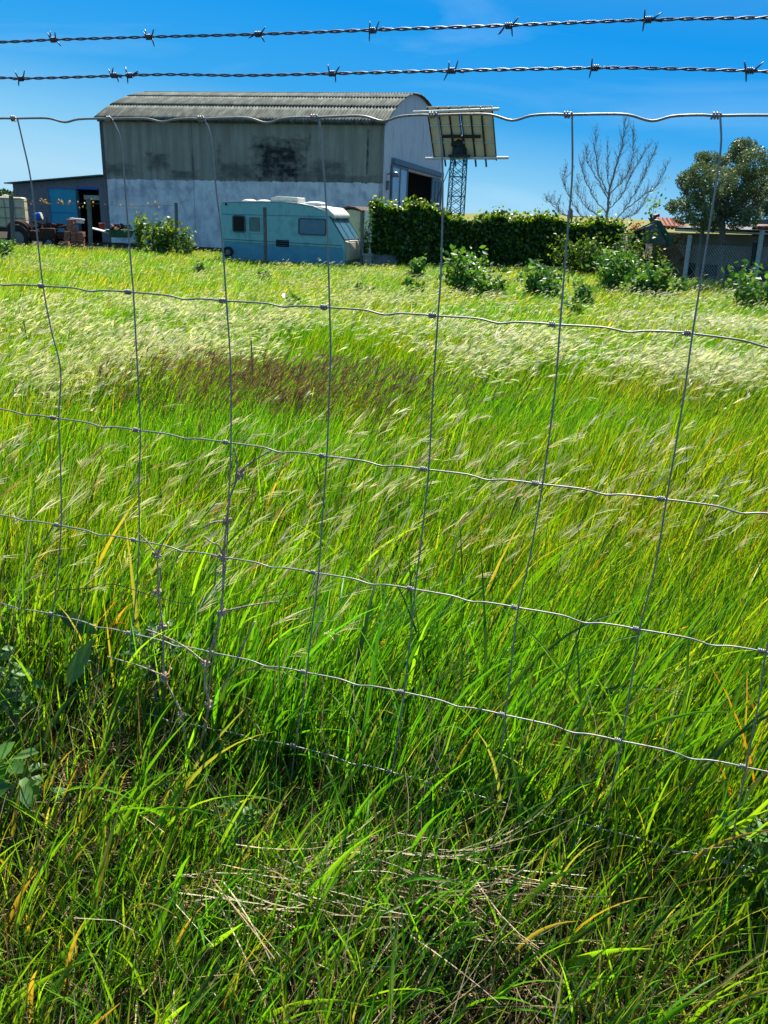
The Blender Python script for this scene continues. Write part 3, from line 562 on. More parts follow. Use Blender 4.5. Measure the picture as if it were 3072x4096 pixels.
for (t0, t1) in rowt:
    for k in (0, 1, 2, 4, 5, 6):
        p_ = aslab(MB(), cols[k]+.01, cols[k+1]-.01, t0, t1, .0, .012).build('solar_module', M['panelback'], mast)
        aslab(MB(), cols[k]+.015, cols[k+1]-.015, t0+.01, t1-.01, .0125, .022).build('cell_face', M['cell'], p_)
for k in (0, 1, 2, 3, 4, 5, 6, 7):
    bx_ = .028 if k in (1, 2, 5, 6) else .014
    aslab(MB(), cols[k]-bx_, cols[k]+bx_, -H2-(.32 if k not in (0, 7) else .0), H2, -.10, -.003).build('support_beam', M['beam'], mast)
aslab(MB(), -.9, .9, -.10, .0, -.22, -.11).build('support_beam', M['beam'], mast)
aslab(MB(), -.9, .9, H2*.62, H2*.72, -.22, -.11)
def apipe(t, s0, s1, o, r, nm='rail'): MB().tube([AP(s0, t, o), AP((s0+s1)/2, t, o), AP(s1, t, o)], r, 8).build(nm, M['galv'], mast)
apipe(H2*.31, -W2, W2, -.02, .045); apipe(-H2*.33, -W2, W2, -.02, .045)
for (xa, ya, xb, yb, nm) in ((1653, 449, 1997, 436, 'long_pipe'), (1701, 634, 2034, 631, 'long_pipe')):
    pa, pb = at(xa, ya, 42.1), at(xb, yb, 40.7)
    sh = 0.0 if ya < 500 else 1.2
    pa, pb = at(xa, ya, 41.5+sh), at(xb, yb, 40.2+sh)
    MB().tube([(pa-ox)@Rm, ((pa+pb)/2-ox)@Rm, (pb-ox)@Rm], .062, 10).build(nm, M['galv'], mast)
# ------------------------------------------------------------------ leaf clumps for hedges, shrubs, weeds, crowns
def foliage_box(n, fn, size, asp, cols, wts, mt, name, parent=None, nrm=None, **k):
    cen = fn(n); V, F, C = leaves(cen, rnd(size*.6, size*1.35, n), asp, pal(n, cols, wts, .16), nrm); return np_mesh(name, V, F, mt, parent, C, **k)
IVY = [(.03, .08, .012), (.06, .13, .015), (.11, .19, .018), (.02, .05, .012)]
def ivy_wall(x0, x1, y0, y1, ztop, label, bare=None, n=9000):
    o = empty('ivy_wall', ((x0+x1)/2, (y0+y1)/2, GFAR), math.atan2(y1-y0, x1-x0), label=label, cat='hedge'); Lh = math.hypot(x1-x0, y1-y0)/2; h = ztop-GFAR
    MB().box(-Lh, Lh, -.1, .15, 0, h-.12).build('wall', M['concrete'], o)
    def fn(n):
        k1 = int(n*.70); P = np.zeros((n, 3)); P[:, 0] = rnd(-Lh-.08, Lh+.08, n)
        lump = lambda x, z: .16*np.sin(x*2.3+1)+.07*np.sin(z*3+x*1.7)+.05*np.sin(x*6.1+z*5)
        P[:k1, 2] = h*rnd(0, 1, k1)**.9; P[:k1, 1] = -.16-np.abs(RNG.normal(0, .10, k1))-lump(P[:k1, 0], P[:k1, 2])*.6
        m2 = n-k1; P[k1:, 1] = rnd(-.35, .45, m2); P[k1:, 2] = h-.05+RNG.normal(0, .11, m2)+.13*np.sin(P[k1:, 0]*2.9)+.09*np.sin(P[k1:, 0]*1.3+2)+.06*np.sin(P[k1:, 0]*7.7)+np.where(rnd(0, 1, m2) > .93, rnd(0, .28, m2), 0)
        if bare is not None:
            keep = ~((P[:, 2] < bare[1]) & (P[:, 0] < -Lh+bare[0])) | (rnd(0, 1, n) < .03); P[~keep, 2] = h-.1+RNG.normal(0, .1, (~keep).sum()); P[~keep, 1] = rnd(-.3, .3, (~keep).sum())
        return P
    foliage_box(n, fn, .135, .85, IVY, [3, 4, 3, 2], M['ivy'], 'ivy', o, np.array([0, -.5, .35]))
    def ft(n):
        x = rnd(-Lh-.05, Lh+.05, n); return np.stack([x, rnd(-.38, .4, n), h+.02+.13*np.sin(x*2.9)+.09*np.sin(x*1.3+2)+.06*np.sin(x*7.7)+np.abs(RNG.normal(0, .07, n))+np.where(rnd(0, 1, n) > .88, rnd(0, .38, n), 0)], 1)
    foliage_box(int(Lh*520), ft, .14, .8, [(.20, .34, .02), (.30, .42, .03), (.12, .24, .02)], [3, 2, 2], M['leaf'], 'sunlit_top_leaves', o, np.array([0, 0, .6])); return o  # brighter lime leaves along the top, sunlight put into their colour
h0, h1, h2_ = at(1494, 838, 34), at(1762, 862, 34.9), at(2490, 905, 35.6)
ivy_wall(h0[0], h1[0], 34.0, 34.9, float(h0[2])-.03, 'tall ivy covered wall end with bare concrete at its foot beside the caravan', bare=(1.0, .62), n=8000)
ivy_wall(h1[0]+.1, h2_[0], 34.95, 35.9, float(at(2000, 885, 35)[2])-.03, 'long low ivy covered wall stretching right from the mast', n=17000)
def shrub(name, cx, cy, z0, rx, ry, h, n, size, label, cat, cols=IVY, wts=(1, 2, 3, 1), asp=.6, mt='leaf', stems=6, group=None, tall=()):
    o = empty(name, (cx, cy, z0), random.uniform(-.5, .5), label=label, cat=cat, group=group); q = MB(); tips = []
    for k in range(stems):
        a = random.uniform(0, 6.28); r_ = random.uniform(.2, .85); tip = np.array([rx*r_*math.cos(a), ry*r_*math.sin(a), h*random.uniform(.6, 1.0)]); tips.append(tip)
        q.tube(catmull([(tip[0]*.15, tip[1]*.15, -.1), (tip[0]*.5, tip[1]*.45, tip[2]*.5), tip], 4), np.linspace(.018, .006, 9), 5)
    q.build('stem', M['bark'] if mt != 'leaf' else M['post'], o)
    tips = np.array(tips); k_ = RNG.integers(0, stems, n); f = rnd(.12, 1.05, n)**.7
    cen = tips[k_]*f[:, None]*np.array([1, 1, 1])+RNG.normal(0, 1, (n, 3))*np.array([rx, ry, h*.6])*(.20)
    cen[:, 2] = np.abs(cen[:, 2]); V, F, C = leaves(cen, rnd(size*.55, size*1.4, n), asp, pal(n, cols, wts, .15), np.array([0, 0, .5])); np_mesh('foliage', V, F, M[mt], o, C); return o
VINE = [(.07, .15, .02), (.12, .22, .03), (.18, .28, .04), (.04, .10, .02)]
c0 = at(640, 985, 36); shrub('vine_shrub', float(c0[0]), 36.0, GFAR, 1.2, .7, 1.45, 900, .15, 'leafy vine shrub growing against the whitewashed barn wall', 'shrub', VINE, (2, 3, 3, 1), .85, stems=9)
c0 = at(556, 985, 36.2); shrub('vine_shrub', float(c0[0]), 36.2, GFAR, .45, .4, 1.9, 260, .14, 'upright bright vine shoot at the left end of the vine shrub', 'shrub', VINE, (1, 2, 4, 0), .85, stems=3)
c0 = at(752, 985, 35.8); shrub('vine_shrub', float(c0[0]), 35.8, GFAR, .6, .5, 1.3, 260, .13, 'thin vine growth between the shrub post and the caravan', 'shrub', VINE, (1, 3, 3, 1), .8, stems=5)
c0 = at(1462, 1040, 32.9); shrub('climbing_vine', float(c0[0]), 33.3, GFAR, .32, .3, 2.1, 330, .11, 'straggly vine climbing between the caravan nose and the ivy wall', 'vine', VINE, (3, 3, 1, 2), .8, stems=5)
DOCK = [(.035, .12, .025), (.06, .17, .03), (.11, .24, .05), (.16, .30, .08)]
weeds = [(1845, 1165, 22.5, 1.25, 150, 'largest leafy weed clump in front of the ivy wall'), (1970, 1185, 20.5, .85, 75, 'squat weed with big dark leaves right of the largest clump'), (1678, 1150, 22, .5, 30, 'small weed alone left of the largest clump'), (1650, 1090, 27, .75, 50, 'weed at the foot of the tall ivy wall'),
 (2150, 1150, 22.5, 1.0, 110, 'pale leafy weed below the middle of the long ivy wall'), (2225, 1165, 21.5, .7, 60, 'small bright weed just right of the pale one'), (2450, 1130, 25.5, 1.2, 170, 'bushy weed in front of the right end of the ivy wall'), (2560, 1155, 23.5, .95, 120, 'weed with large pale leaves beside the bushy one'),
 (2650, 1165, 23.5, .9, 90, 'weed closest to the leaning white post'), (2320, 1200, 19, .6, 45, 'low weed standing alone in the grass in front'), (2300, 1265, 14.5, .42, 22, 'lowest dark weed nearest to the viewer'), (3005, 1200, 20.5, 1.05, 90, 'tall narrow weed at the right edge before the shed'),
 (790, 1065, 26, .55, 22, 'thin two stemmed weed in the far grass left of the caravan'), (1050, 1080, 25, .38, 26, 'small dark weed in the grass in front of the caravan'), (1185, 1210, 15, .38, 12, 'small dark weed shoot in the middle of the field'), (1450, 1125, 21, .4, 16, 'small yellowish weed in front of the caravan nose'), (8, 990, 30, .8, 50, 'weed at the far left edge of the field')]
for (x, y, Y, h, n, lb) in weeds:
    c = at(x, y, Y); gzv = float(gz(c[0], Y)); top = max(h, .35); shrub('leafy_weed', float(c[0]), Y, gzv, top*.80, top*.7, top*1.05, int(n*6), .155, lb, 'weed', DOCK, (2, 3, 3, 1.5), .5, stems=max(3, n//14), group='leafy weeds in the field')
c0 = at(2545, 1080, 31); shrub('shrub', float(c0[0]), 31.5, GFAR, 1.2, .7, 1.8, 900, .13, 'green shrub growing up against the collapsed green shelter', 'shrub', VINE, (3, 3, 1, 2), .7, stems=10)
c0 = at(2415, 1080, 31); shrub('shrub', float(c0[0]), 32.5, GFAR, .9, .6, 1.25, 600, .12, 'dark shrub at the right end of the long ivy wall', 'shrub', IVY, (2, 3, 1, 1), .7, stems=8)
c0 = at(2330, 1080, 33); shrub('shrub', float(c0[0]), 33.6, GFAR, 1.3, .6, 1.5, 1000, .13, 'bright leafy shrub merging with the middle right of the long ivy wall', 'shrub', VINE, (4, 3, 2, 3), .75, stems=11)
c0 = at(2500, 1090, 29); shrub('shrub', float(c0[0]), 29.2, GFAR, 1.1, .7, 1.05, 700, .15, 'low broad leaved shrub in front of the collapsed green shelter', 'shrub', DOCK, (2, 3, 3, 1), .6, stems=10)
c0 = at(2680, 1080, 30); shrub('shrub', float(c0[0]), 31.3, GFAR, .55, .5, 1.3, 260, .12, 'yellow green shrub in front of the brown rubble wall', 'shrub', VINE, (1, 2, 4, 0), .7, stems=6)
# ------------------------------------------------------------------ bare tree
bt = empty('bare_tree', tuple(at(2450, 905, 40)*np.array([1, 1, 0])+np.array([0, 0, GFAR])), label='leafless tree with many thin pale branches behind the ivy wall', cat='tree')
bo = np.array(bt.location)
limbs = [[(540, 900), (503, 820), (520, 600), (565, 450), (600, 330), (625, 220), (632, 110)], [(510, 640), (440, 500), (420, 350), (418, 200)], [(503, 790), (400, 650), (340, 520), (310, 410)], [(503, 830), (380, 760), (300, 660), (290, 540)], [(545, 850), (660, 700), (740, 560), (790, 460), (850, 320)], [(630, 755), (750, 660), (860, 580), (935, 430)], [(490, 850), (330, 800), (250, 700), (190, 560), (205, 460)], [(330, 800), (180, 790), (130, 720), (65, 690)], [(518, 640), (600, 560), (650, 480), (690, 330), (690, 190)], [(503, 760), (590, 670), (650, 560), (720, 420), (798, 295)], [(520, 600), (500, 480), (505, 280)], [(545, 900), (620, 820), (720, 770), (800, 640)], [(525, 720), (470, 600), (370, 430), (355, 330)]]
tr_ = MB(); g0 = bo.copy(); p_ = at(2150+540*.5558, 420+900*.5558, 40); tr_.tube(catmull([(0, 0, -.1), tuple((p_-bo)*np.array([.7, 1, .6])), tuple(p_-bo)], 4), np.linspace(.13, .085, 9), 8); tr_.build('trunk', M['palebark'], bt)
q = MB(); tw = MB()
for li, lb in enumerate(limbs):
    dy = random.uniform(-1.3, 1.3) if li else 0; m2 = len(lb)
    P = np.array([at(2150+x*.5558, 420+y*.5558, 40+dy*(i/(m2-1)))-bo for i, (x, y) in enumerate(lb)]); P = catmull(P, 7); P[1:-1] += RNG.normal(0, .022, P[1:-1].shape)
    r0 = .07 if li == 0 else .027; rr_ = np.linspace(r0, .008, len(P)); q.tube(P, rr_, 6)
    for i in range(4, len(P)):
        for _ in range(3 if random.random() < .8 else 2):
            d = P[i]-P[i-1]; d /= np.linalg.norm(d); sd_ = np.array([random.uniform(-1, 1), random.uniform(-1, 1), random.uniform(0, .5)]); dd = d*.8+sd_*.75+np.array([0, 0, .35]); dd /= np.linalg.norm(dd); l_ = random.uniform(.18, .62)*(1 if i < len(P)-5 else .6)
            e1 = P[i]+dd*l_*.5; e2 = e1+(dd*.7+np.array([0, 0, .5]))*l_*.5; tw.tube([P[i], e1, e2], [.008, .006, .004], 4, False)
            if random.random() < .6:
                sd2 = np.array([random.uniform(-1, 1), random.uniform(-1, 1), .4]); tw.tube([e1, e1+sd2*.16], [.007, .004], 4, False)
            for _k in range(2): tw.tube([e2, e2+np.array([random.uniform(-1, 1), random.uniform(-1, 1), random.uniform(.2, 1)])*.09], [.006, .004], 4, False)
q.build('branch', M['palebark'], bt); tw.build('twigs', M['palebark'], bt)
c0 = at(2150+840*.5558, 420+760*.5558, 36); sp_ = empty('sapling', (float(c0[0]), 36.4, GFAR), label='thin leafy shoot rising above the collapsed green shelter', cat='sapling')
H_ = float(at(2617, 775, 36)[2])-GFAR; MB().tube(catmull([(0, 0, 0), (.05, 0, H_*.6), (.12, 0, H_)], 4), np.linspace(.02, .006, 9), 5).build('stem', M['palebark'], sp_)
n = 60; cen = np.array([.08, 0, H_-.35])+RNG.normal(0, 1, (n, 3))*np.array([.22, .15, .38]); V, F, C = leaves(cen, rnd(.10, .2, n), .6, pal(n, VINE, [1, 2, 4, 0])); np_mesh('leaves', V, F, M['leaf'], sp_, C)
# ------------------------------------------------------------------ evergreen tree
et = empty('evergreen_tree', (float(at(2889, 1100, 30)[0]), 30.0, GFAR), label='round grey green evergreen tree standing in front of the low shed', cat='tree'); eo = np.array(et.location)
def E3(x, y, dy=0): return at(2150+x*.5558, 420+y*.5558, 30+dy)-eo
MB().tube(catmull([(0, 0, -.1), E3(1332, 1050), E3(1330, 880), E3(1340, 760)], 4), np.linspace(.13, .09, 13), 8).build('trunk', M['bark'], et)
q = MB(); cl = []
blobs = [(1480, 330, 75), (1560, 420, 90), (1400, 440, 85), (1250, 420, 70), (1180, 380, 40), (1190, 500, 80), (1080, 540, 60), (1130, 600, 75), (1300, 560, 90), (1450, 560, 95), (1590, 560, 85), (1680, 520, 60), (1250, 680, 85), (1380, 690, 85), (1520, 700, 85), (1650, 690, 70), (1120, 700, 60), (1010, 730, 55), (960, 720, 35), (1040, 800, 50), (1170, 790, 70), (1290, 800, 70), (1420, 820, 70), (1540, 800, 60), (1160, 870, 45), (1460, 290, 40), (1740, 600, 70), (1700, 750, 60), (1260, 870, 40)]
for (x, y, r) in blobs:
    dy = random.uniform(-1.2, 1.2); c = E3(x, y, dy); R_ = r*1.22*.5558/3500*30; base = E3(1335, 800); q.tube(catmull([base, (base+c)/2+np.array([0, 0, -.12]), c], 4), np.linspace(.045, .01, 9), 5)
    k_ = int(11500*R_*R_); d = RNG.normal(0, 1, (k_, 3)); d /= np.linalg.norm(d, axis=1)[:, None]; rr_ = rnd(.25, 1.12, k_)**.55; cc = c+d*rr_[:, None]*R_*np.array([1.08, 1.3, .95])
    f = np.sin(cc[:, 0]*6+cc[:, 2]*3)+np.sin(cc[:, 2]*8+cc[:, 1]*5); cl.append(cc[f > -1.0])
q.build('limbs', M['bark'], et); cen = np.concatenate(cl); n = len(cen)
V, F, C = leaves(cen, rnd(.05, .10, n), .45, pal(n, [(.10, .155, .06), (.15, .21, .085), (.23, .28, .14), (.05, .085, .035)], [3, 3, 2, 1], .15)); np_mesh('crown', V, F, M['olive'], et, C)
# ------------------------------------------------------------------ right hand shed, rubble wall, collapsed shelter
sf = Frame(at(2756, 1060, 33.0), at(3110, 1070, 30.2), GFAR)
sh = empty('low_shed', tuple(sf.A), sf.rz, label='low rendered shed with dark base and clay tile roof at the right', cat='shed')
Ls = sf.L+3; zt_ = sf.on(2900, 938)[1]; zb_ = sf.on(2900, 1062)[1]
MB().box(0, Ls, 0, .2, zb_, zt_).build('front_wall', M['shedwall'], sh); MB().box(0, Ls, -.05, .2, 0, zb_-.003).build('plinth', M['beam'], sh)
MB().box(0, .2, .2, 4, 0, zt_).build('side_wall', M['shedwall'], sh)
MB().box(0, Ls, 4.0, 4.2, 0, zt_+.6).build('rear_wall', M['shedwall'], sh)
ra_, rb_ = sf.on(2842, 922), sf.on(3060, 896)
q = MB().prism([(-.3, -.75, zt_+.05), (Ls, -.75, zt_+.05), (Ls, 4.4, zt_+.30), (-.3, 4.4, zt_+.30)], (0, 0, .14)); ro = q.build('roof', M['beam'], sh)
q = MB()
for k in range(int((Ls+.3)/.23*.42), int((Ls+.3)/.23)):
    x = -.2+k*.23; q.tube([(x, -.3, zt_+.24), (x, 4.4, zt_+.52)], .09, 6)
q.build('clay_tiles', M['brick'], ro); MB().box(-.3, Ls, -.79, -.753, zt_+.06, zt_+.12).build('roof_edge', M['board'], ro)
rw = Frame(at(2655, 1060, 33.4), at(2765, 1060, 33.0), GFAR); z1_ = rw.on(2700, 930)[1]
q = MB().box(-.5, rw.L, 0, .4, 0, z1_)
rwo = empty('rubble_wall', tuple(rw.A), rw.rz, label='rough brown rubble wall left of the low shed', cat='wall')
q.build('core', M['rubble'], rwo)
q = MB(); [q.obox(*obx((random.uniform(-.45, rw.L-.05), -.03, random.uniform(.1, z1_-.05)), random.uniform(.07, .16), .06, random.uniform(.04, .09), 0, random.uniform(-.2, .2))) for k in range(90)]; q.build('stones', M['rubble'], rwo, bevel=.02)
th = at(2690, 905, 33.6); q = MB()
for k in range(7): q.tube([(float(th[0])-.5+k*.16, 33.5, float(th[2])-.05), (float(th[0])-.5+k*.16, 34.3, float(th[2])+.25)], .085, 6)
q.build('roof_tiles', M['brick'], label='short row of red clay tiles on top of the rubble wall', cat='tiles')
# chain link fence in front
cg = 'posts of the chain link fence before the low shed'
cl_ = empty('chain_link_fence', (float(at(2740, 1105, 29.5)[0]), 29.5, GFAR), -.12, label='chain link fence with leaning posts in front of the low shed', cat='fence')
co = np.array(cl_.location); Rc = np.array([[math.cos(-.12), -math.sin(-.12), 0], [math.sin(-.12), math.cos(-.12), 0], [0, 0, 1]])
def C3(X_, Y_, D): return (at(2150+X_*.5558, 420+Y_*.5558, D)-co)@Rc
for (xa, ya, xb, yb, D, mt, r, lb) in ((1100, 935, 1060, 1245, 29.5, 'whitepost', .075, 'pale leaning post'), (1187, 915, 1150, 1215, 30.6, 'post', .07, 'grey leaning post'), (1570, 985, 1545, 1230, 29.0, 'beam', .08, 'dark post'), (1618, 905, 1572, 1230, 28.9, 'whitepost', .08, 'pale post by the right edge')):
    a, b = C3(xa, ya, D), C3(xb, yb, D); b[2] = -.1; MB().tube([b, (a+b)/2, a], r, 8).build('post', M[mt], cl_, label=lb)
q = MB()
for k in range(-4, 70):
    for s_ in (-1, 1):
        pts = []
        for t in np.linspace(0, 1, 2):
            x = k*.09+s_*t*1.35*.8+(.0 if s_ > 0 else 1.0); pts.append((x, 0, .15+t*1.35))
        if -.1 < pts[0][0] < 5.6: q.tube(pts, .0035, 3, False)
q.build('mesh', M['galv'], cl_)
# collapsed green shelter
s0 = at(2150+870*.5558, 880, 32.2); gs = empty('collapsed_shelter', (float(s0[0]), 32.2, GFAR), label='collapsed shelter of dark green sheets and grey poles behind the shrubs', cat='shelter'); go_ = np.array(gs.location)
def G3(x, y, D=32.2): return at(2150+x*.5558, 420+y*.5558, D)-go_
MB().prism([G3(858, 830), G3(885, 830), G3(985, 990), G3(950, 1010)], (0, 1.2, .1)).build('green_sheet', M['green'], gs)
MB().prism([G3(775, 880, 32.4), G3(862, 845, 32.4), G3(930, 1000, 32.4), G3(780, 1000, 32.4)], (0, .03, 0)).build('tarpaulin', M['bluesteel'], gs)
MB().prism([G3(650, 985, 32.5), G3(700, 910, 32.5), G3(775, 880, 32.5), G3(780, 1040, 32.5), G3(700, 1040, 32.5)], (0, .04, 0)).build('black_sheet', M['rubber'], gs)
for (a, b) in (((640, 990), (700, 905)), ((700, 905), (865, 830)), ((770, 880), (885, 905)), ((760, 930), (890, 900))): MB().tube([G3(*a, 32.0), G3(*b, 32.0)], .03, 6).build('pole', M['post'], gs)
rc = G3(856, 797); q = MB().obox(*obx(tuple(rc), .09, .08, .05, .2, -.3)); q.build('red_rag', M['red'], gs)
gcx = G3(835, 805); q = MB().tube(catmull([gcx+np.array([-.12, 0, .1]), gcx+np.array([-.05, 0, -.05]), gcx+np.array([.1, 0, -.02])], 4), .05, 8); q.build('green_pot', M['green'], gs)
fl = at(2150+712*.5558, 420+878*.5558, 33); fo = empty('red_flower_shrub', (float(fl[0]), 33.4, GFAR), label='dark shrub with a spot of red flowers beside the collapsed shelter', cat='shrub')
n = 260; hh = float(fl[2])-GFAR; cen = RNG.normal(0, 1, (n, 3))*np.array([.35, .25, .28])+np.array([0, 0, hh-.35]); V, F, C = leaves(cen, rnd(.08, .14, n), .7, pal(n, IVY, [2, 2, 1, 2])); np_mesh('foliage', V, F, M['ivy'], fo, C)
n = 26; cen = RNG.normal(0, 1, (n, 3))*np.array([.08, .08, .08])+np.array([0, -.3, hh]); V, F, C = leaves(cen, rnd(.05, .09, n), .8, pal(n, [(.5, .03, .03), (.4, .02, .04)], [1, 1])); np_mesh('flowers', V, F, M['leaf'], fo, C)
MB().tube([(0, 0, 0), (0, 0, hh)], .02, 5).build('stem', M['bark'], fo)
# dark flat roof with a chimney pot behind the ivy wall
fr = at(2192, 888, 46); fr2 = at(2345, 892, 46); hut = empty('flat_roof_hut', (float(fr[0]), 46.0, GFAR), label='dark flat roofed hut with a small chimney just showing above the ivy wall', cat='hut')
hz_ = float(fr[2])-GFAR; wd = float(fr2[0]-fr[0]); MB().box(.1, wd-.1, .1, 2.5, 0, hz_-.12).build('wall', M['block'], hut); MB().box(-.1, wd+.1, -.1, 2.7, hz_-.117, hz_+.06).build('roof', M['beam'], hut)
MB().lathe([(.13, hz_+.063), (.16, hz_+.35), (.12, hz_+.5), (.15, hz_+.58), (.05, hz_+.72)], 10, (wd*.62, .6, 0)).build('chimney_pot', M['rubble'], hut)
# far trees at the left edge
for (x, Y, r, lb) in ((8, 160, 3.2, 'low dark tree far behind the cream tank'),):
    c = at(x, 792, Y); o = empty('distant_tree', (float(c[0]), Y, GFAR-1), label=lb, cat='tree'); z_ = float(c[2])-GFAR
    MB().tube([(0, 0, 0), (0, 0, z_)], .3, 6).build('trunk', M['bark'], o)
    n = 1500; d = RNG.normal(0, 1, (n, 3)); d /= np.linalg.norm(d, axis=1)[:, None]; cen = d*rnd(.5, 1.1, n)[:, None]*np.array([r, r, r*.45])+np.array([0, 0, z_+1.0]); V, F, C = leaves(cen, rnd(.4, .8, n), .6, pal(n, IVY, [1, 1, 1, 1])); np_mesh('crown', V, F, M['olive'], o, C)
# ------------------------------------------------------------------ wire mesh fence in the foreground
FN = np.array([math.sin(.328), math.cos(.328), 0]); FD = 1.25; FT = np.array([math.cos(.328), -math.sin(.328), 0])
S4 = 3072/1659
def fp(x, y, off=0.0):
    r = ray(x*S4, y*S4); t = ((FD-off)-_C@FN)/(r@FN); return _C+r*t
fence = empty('mesh_fence', tuple(fp(830, 1850)*np.array([1, 1, 0])), 0, label='galvanised knotted wire mesh fence close to the viewer', cat='fence'); fo_ = np.array(fence.location)
ROWS = [[(-165, 258), (30, 256), (236, 257), (436, 257), (681, 254), (937, 249), (1228, 248), (1548, 250), (1900, 254)],
 [(-85, 607), (92, 618), (280, 631), (484, 650), (703, 664), (938, 682), (1197, 701), (1489, 720), (1810, 765)],
 [(-40, 878), (118, 903), (296, 929), (491, 956), (699, 985), (919, 1014), (1161, 1045), (1432, 1078), (1720, 1118)],
 [(-30, 1108), (124, 1134), (291, 1167), (479, 1203), (680, 1237), (889, 1272), (1114, 1312), (1376, 1359), (1650, 1408), (1950, 1462)],
 [(-40, 1296), (113, 1327), (280, 1368), (459, 1410), (658, 1452), (870, 1495), (1088, 1544), (1338, 1600), (1608, 1657), (1900, 1722)],
 [(-60, 1452), (105, 1492), (268, 1532), (445, 1572), (636, 1612), (845, 1668), (1060, 1727), (1297, 1790), (1570, 1862), (1850, 1935)]]
for ri, R_ in enumerate(ROWS):
    pts = []
    for i in range(len(R_)-1):
        a, b = np.array(R_[i], float), np.array(R_[i+1], float); Ls_ = np.linalg.norm(b-a)
        dip = (9.5 if ri == 0 else 6.0)*Ls_/250*random.uniform(.8, 1.15); k0 = random.uniform(-.03, .03)
        for t, o in ((0, 0), (.22, -.15), (.40+k0, -.05), (.56+k0, 1.0), (.70+k0, .15), (.88, -.1)): pts.append(fp(*(a+(b-a)*t+np.array([0, dip*o]))))
    pts.append(fp(*R_[-1])); P = catmull(pts, 4)-fo_
    MB().tube(P, .0017 if ri == 0 else .00145, 8).build('line_wire', M['wire'], fence, smooth=True)
COLS = [[(38, 258), (50, 310), (66, 385), (78, 490), (93, 618), (110, 710), (131, 800), (127, 903), (131, 1020), (132, 1134), (124, 1240), (114, 1327), (108, 1400), (104, 1492), (95, 1630)],
 [(243, 258), (262, 310), (272, 430), (282, 560), (288, 631), (296, 780), (303, 929), (300, 1060), (301, 1170), (292, 1300), (284, 1368), (278, 1450), (270, 1532), (258, 1674)],
 [(443, 259), (456, 300), (466, 400), (480, 520), (489, 650), (498, 790), (499, 956), (495, 1060), (489, 1200), (478, 1300), (462, 1410), (452, 1490), (446, 1572), (430, 1720)],
 [(689, 257), (697, 340), (706, 470), (712, 664), (714, 760), (710, 880), (706, 985), (697, 1110), (688, 1237), (672, 1370), (662, 1452), (652, 1530), (638, 1612), (620, 1765)],
 [(945, 251), (955, 330), (956, 450), (952, 600), (946, 684), (935, 850), (926, 1014), (912, 1150), (897, 1272), (884, 1400), (873, 1495), (862, 1580), (847, 1668), (824, 1818)],
 [(1236, 250), (1236, 380), (1226, 500), (1210, 701), (1198, 850), (1172, 1045), (1145, 1200), (1120, 1312), (1105, 1430), (1092, 1544), (1080, 1640), (1063, 1727), (1038, 1880)],
 [(1556, 252), (1557, 320), (1540, 440), (1515, 600), (1496, 720), (1475, 870), (1440, 1078), (1416, 1220), (1382, 1359), (1366, 1460), (1343, 1600), (1322, 1700), (1299, 1790), (1265, 1945)],
 [(1908, 254), (1900, 400), (1860, 600), (1818, 765), (1775, 920), (1728, 1118), (1690, 1270), (1655, 1408), (1638, 1520), (1612, 1657), (1592, 1760), (1573, 1862), (1535, 2020)]]
for C_ in COLS:
    P = catmull([fp(x, y, .0026) for x, y in C_], 5)-fo_; MB().tube(P, .0014, 8).build('vertical_wire', M['wire'], fence, smooth=True)
def coil(q, c, ax, r, pitch, turns, wr, ph=0, n=9):
    ax = ax/np.linalg.norm(ax); e1 = np.cross(ax, [0, 0, 1.0]) if abs(ax[2]) < .9 else np.cross(ax, [1.0, 0, 0]); e1 /= np.linalg.norm(e1); e2 = np.cross(ax, e1)
    t = np.linspace(0, turns, int(turns*n)+1); P = [c+ax*(s-turns/2)*pitch+r*(math.cos(2*math.pi*s+ph)*e1+math.sin(2*math.pi*s+ph)*e2) for s in t]; q.tube(P, wr, 6); return P
for ri, R_ in enumerate(ROWS):
    for ci in range(1, min(9, len(R_))):
        x, y = R_[ci]
        if x > 1700: continue
        c = fp(x, y)-fo_; sft = -.004
        if ri == 0:
            q = MB(); coil(q, c+FT*(-.002), FT, .0036, .0040, 2.1, .0014, random.uniform(0, 6)); vt = COLS[ci-1][0] if ci-1 < 8 else R_[ci]
            q.tube([c+FT*.003+np.array([0, 0, .003])-FN*.003, c+FT*.006-FN*.002, fp(*vt)-fo_-FN*.001], .0014, 6)
        else:
            q = MB(); coil(q, c+FT*(-.003), FT+np.array([0, 0, -.05]), .0034, .0031, 3.3, .0013, random.uniform(0, 6))
        q.build('knot', M['wire'], fence, smooth=True)
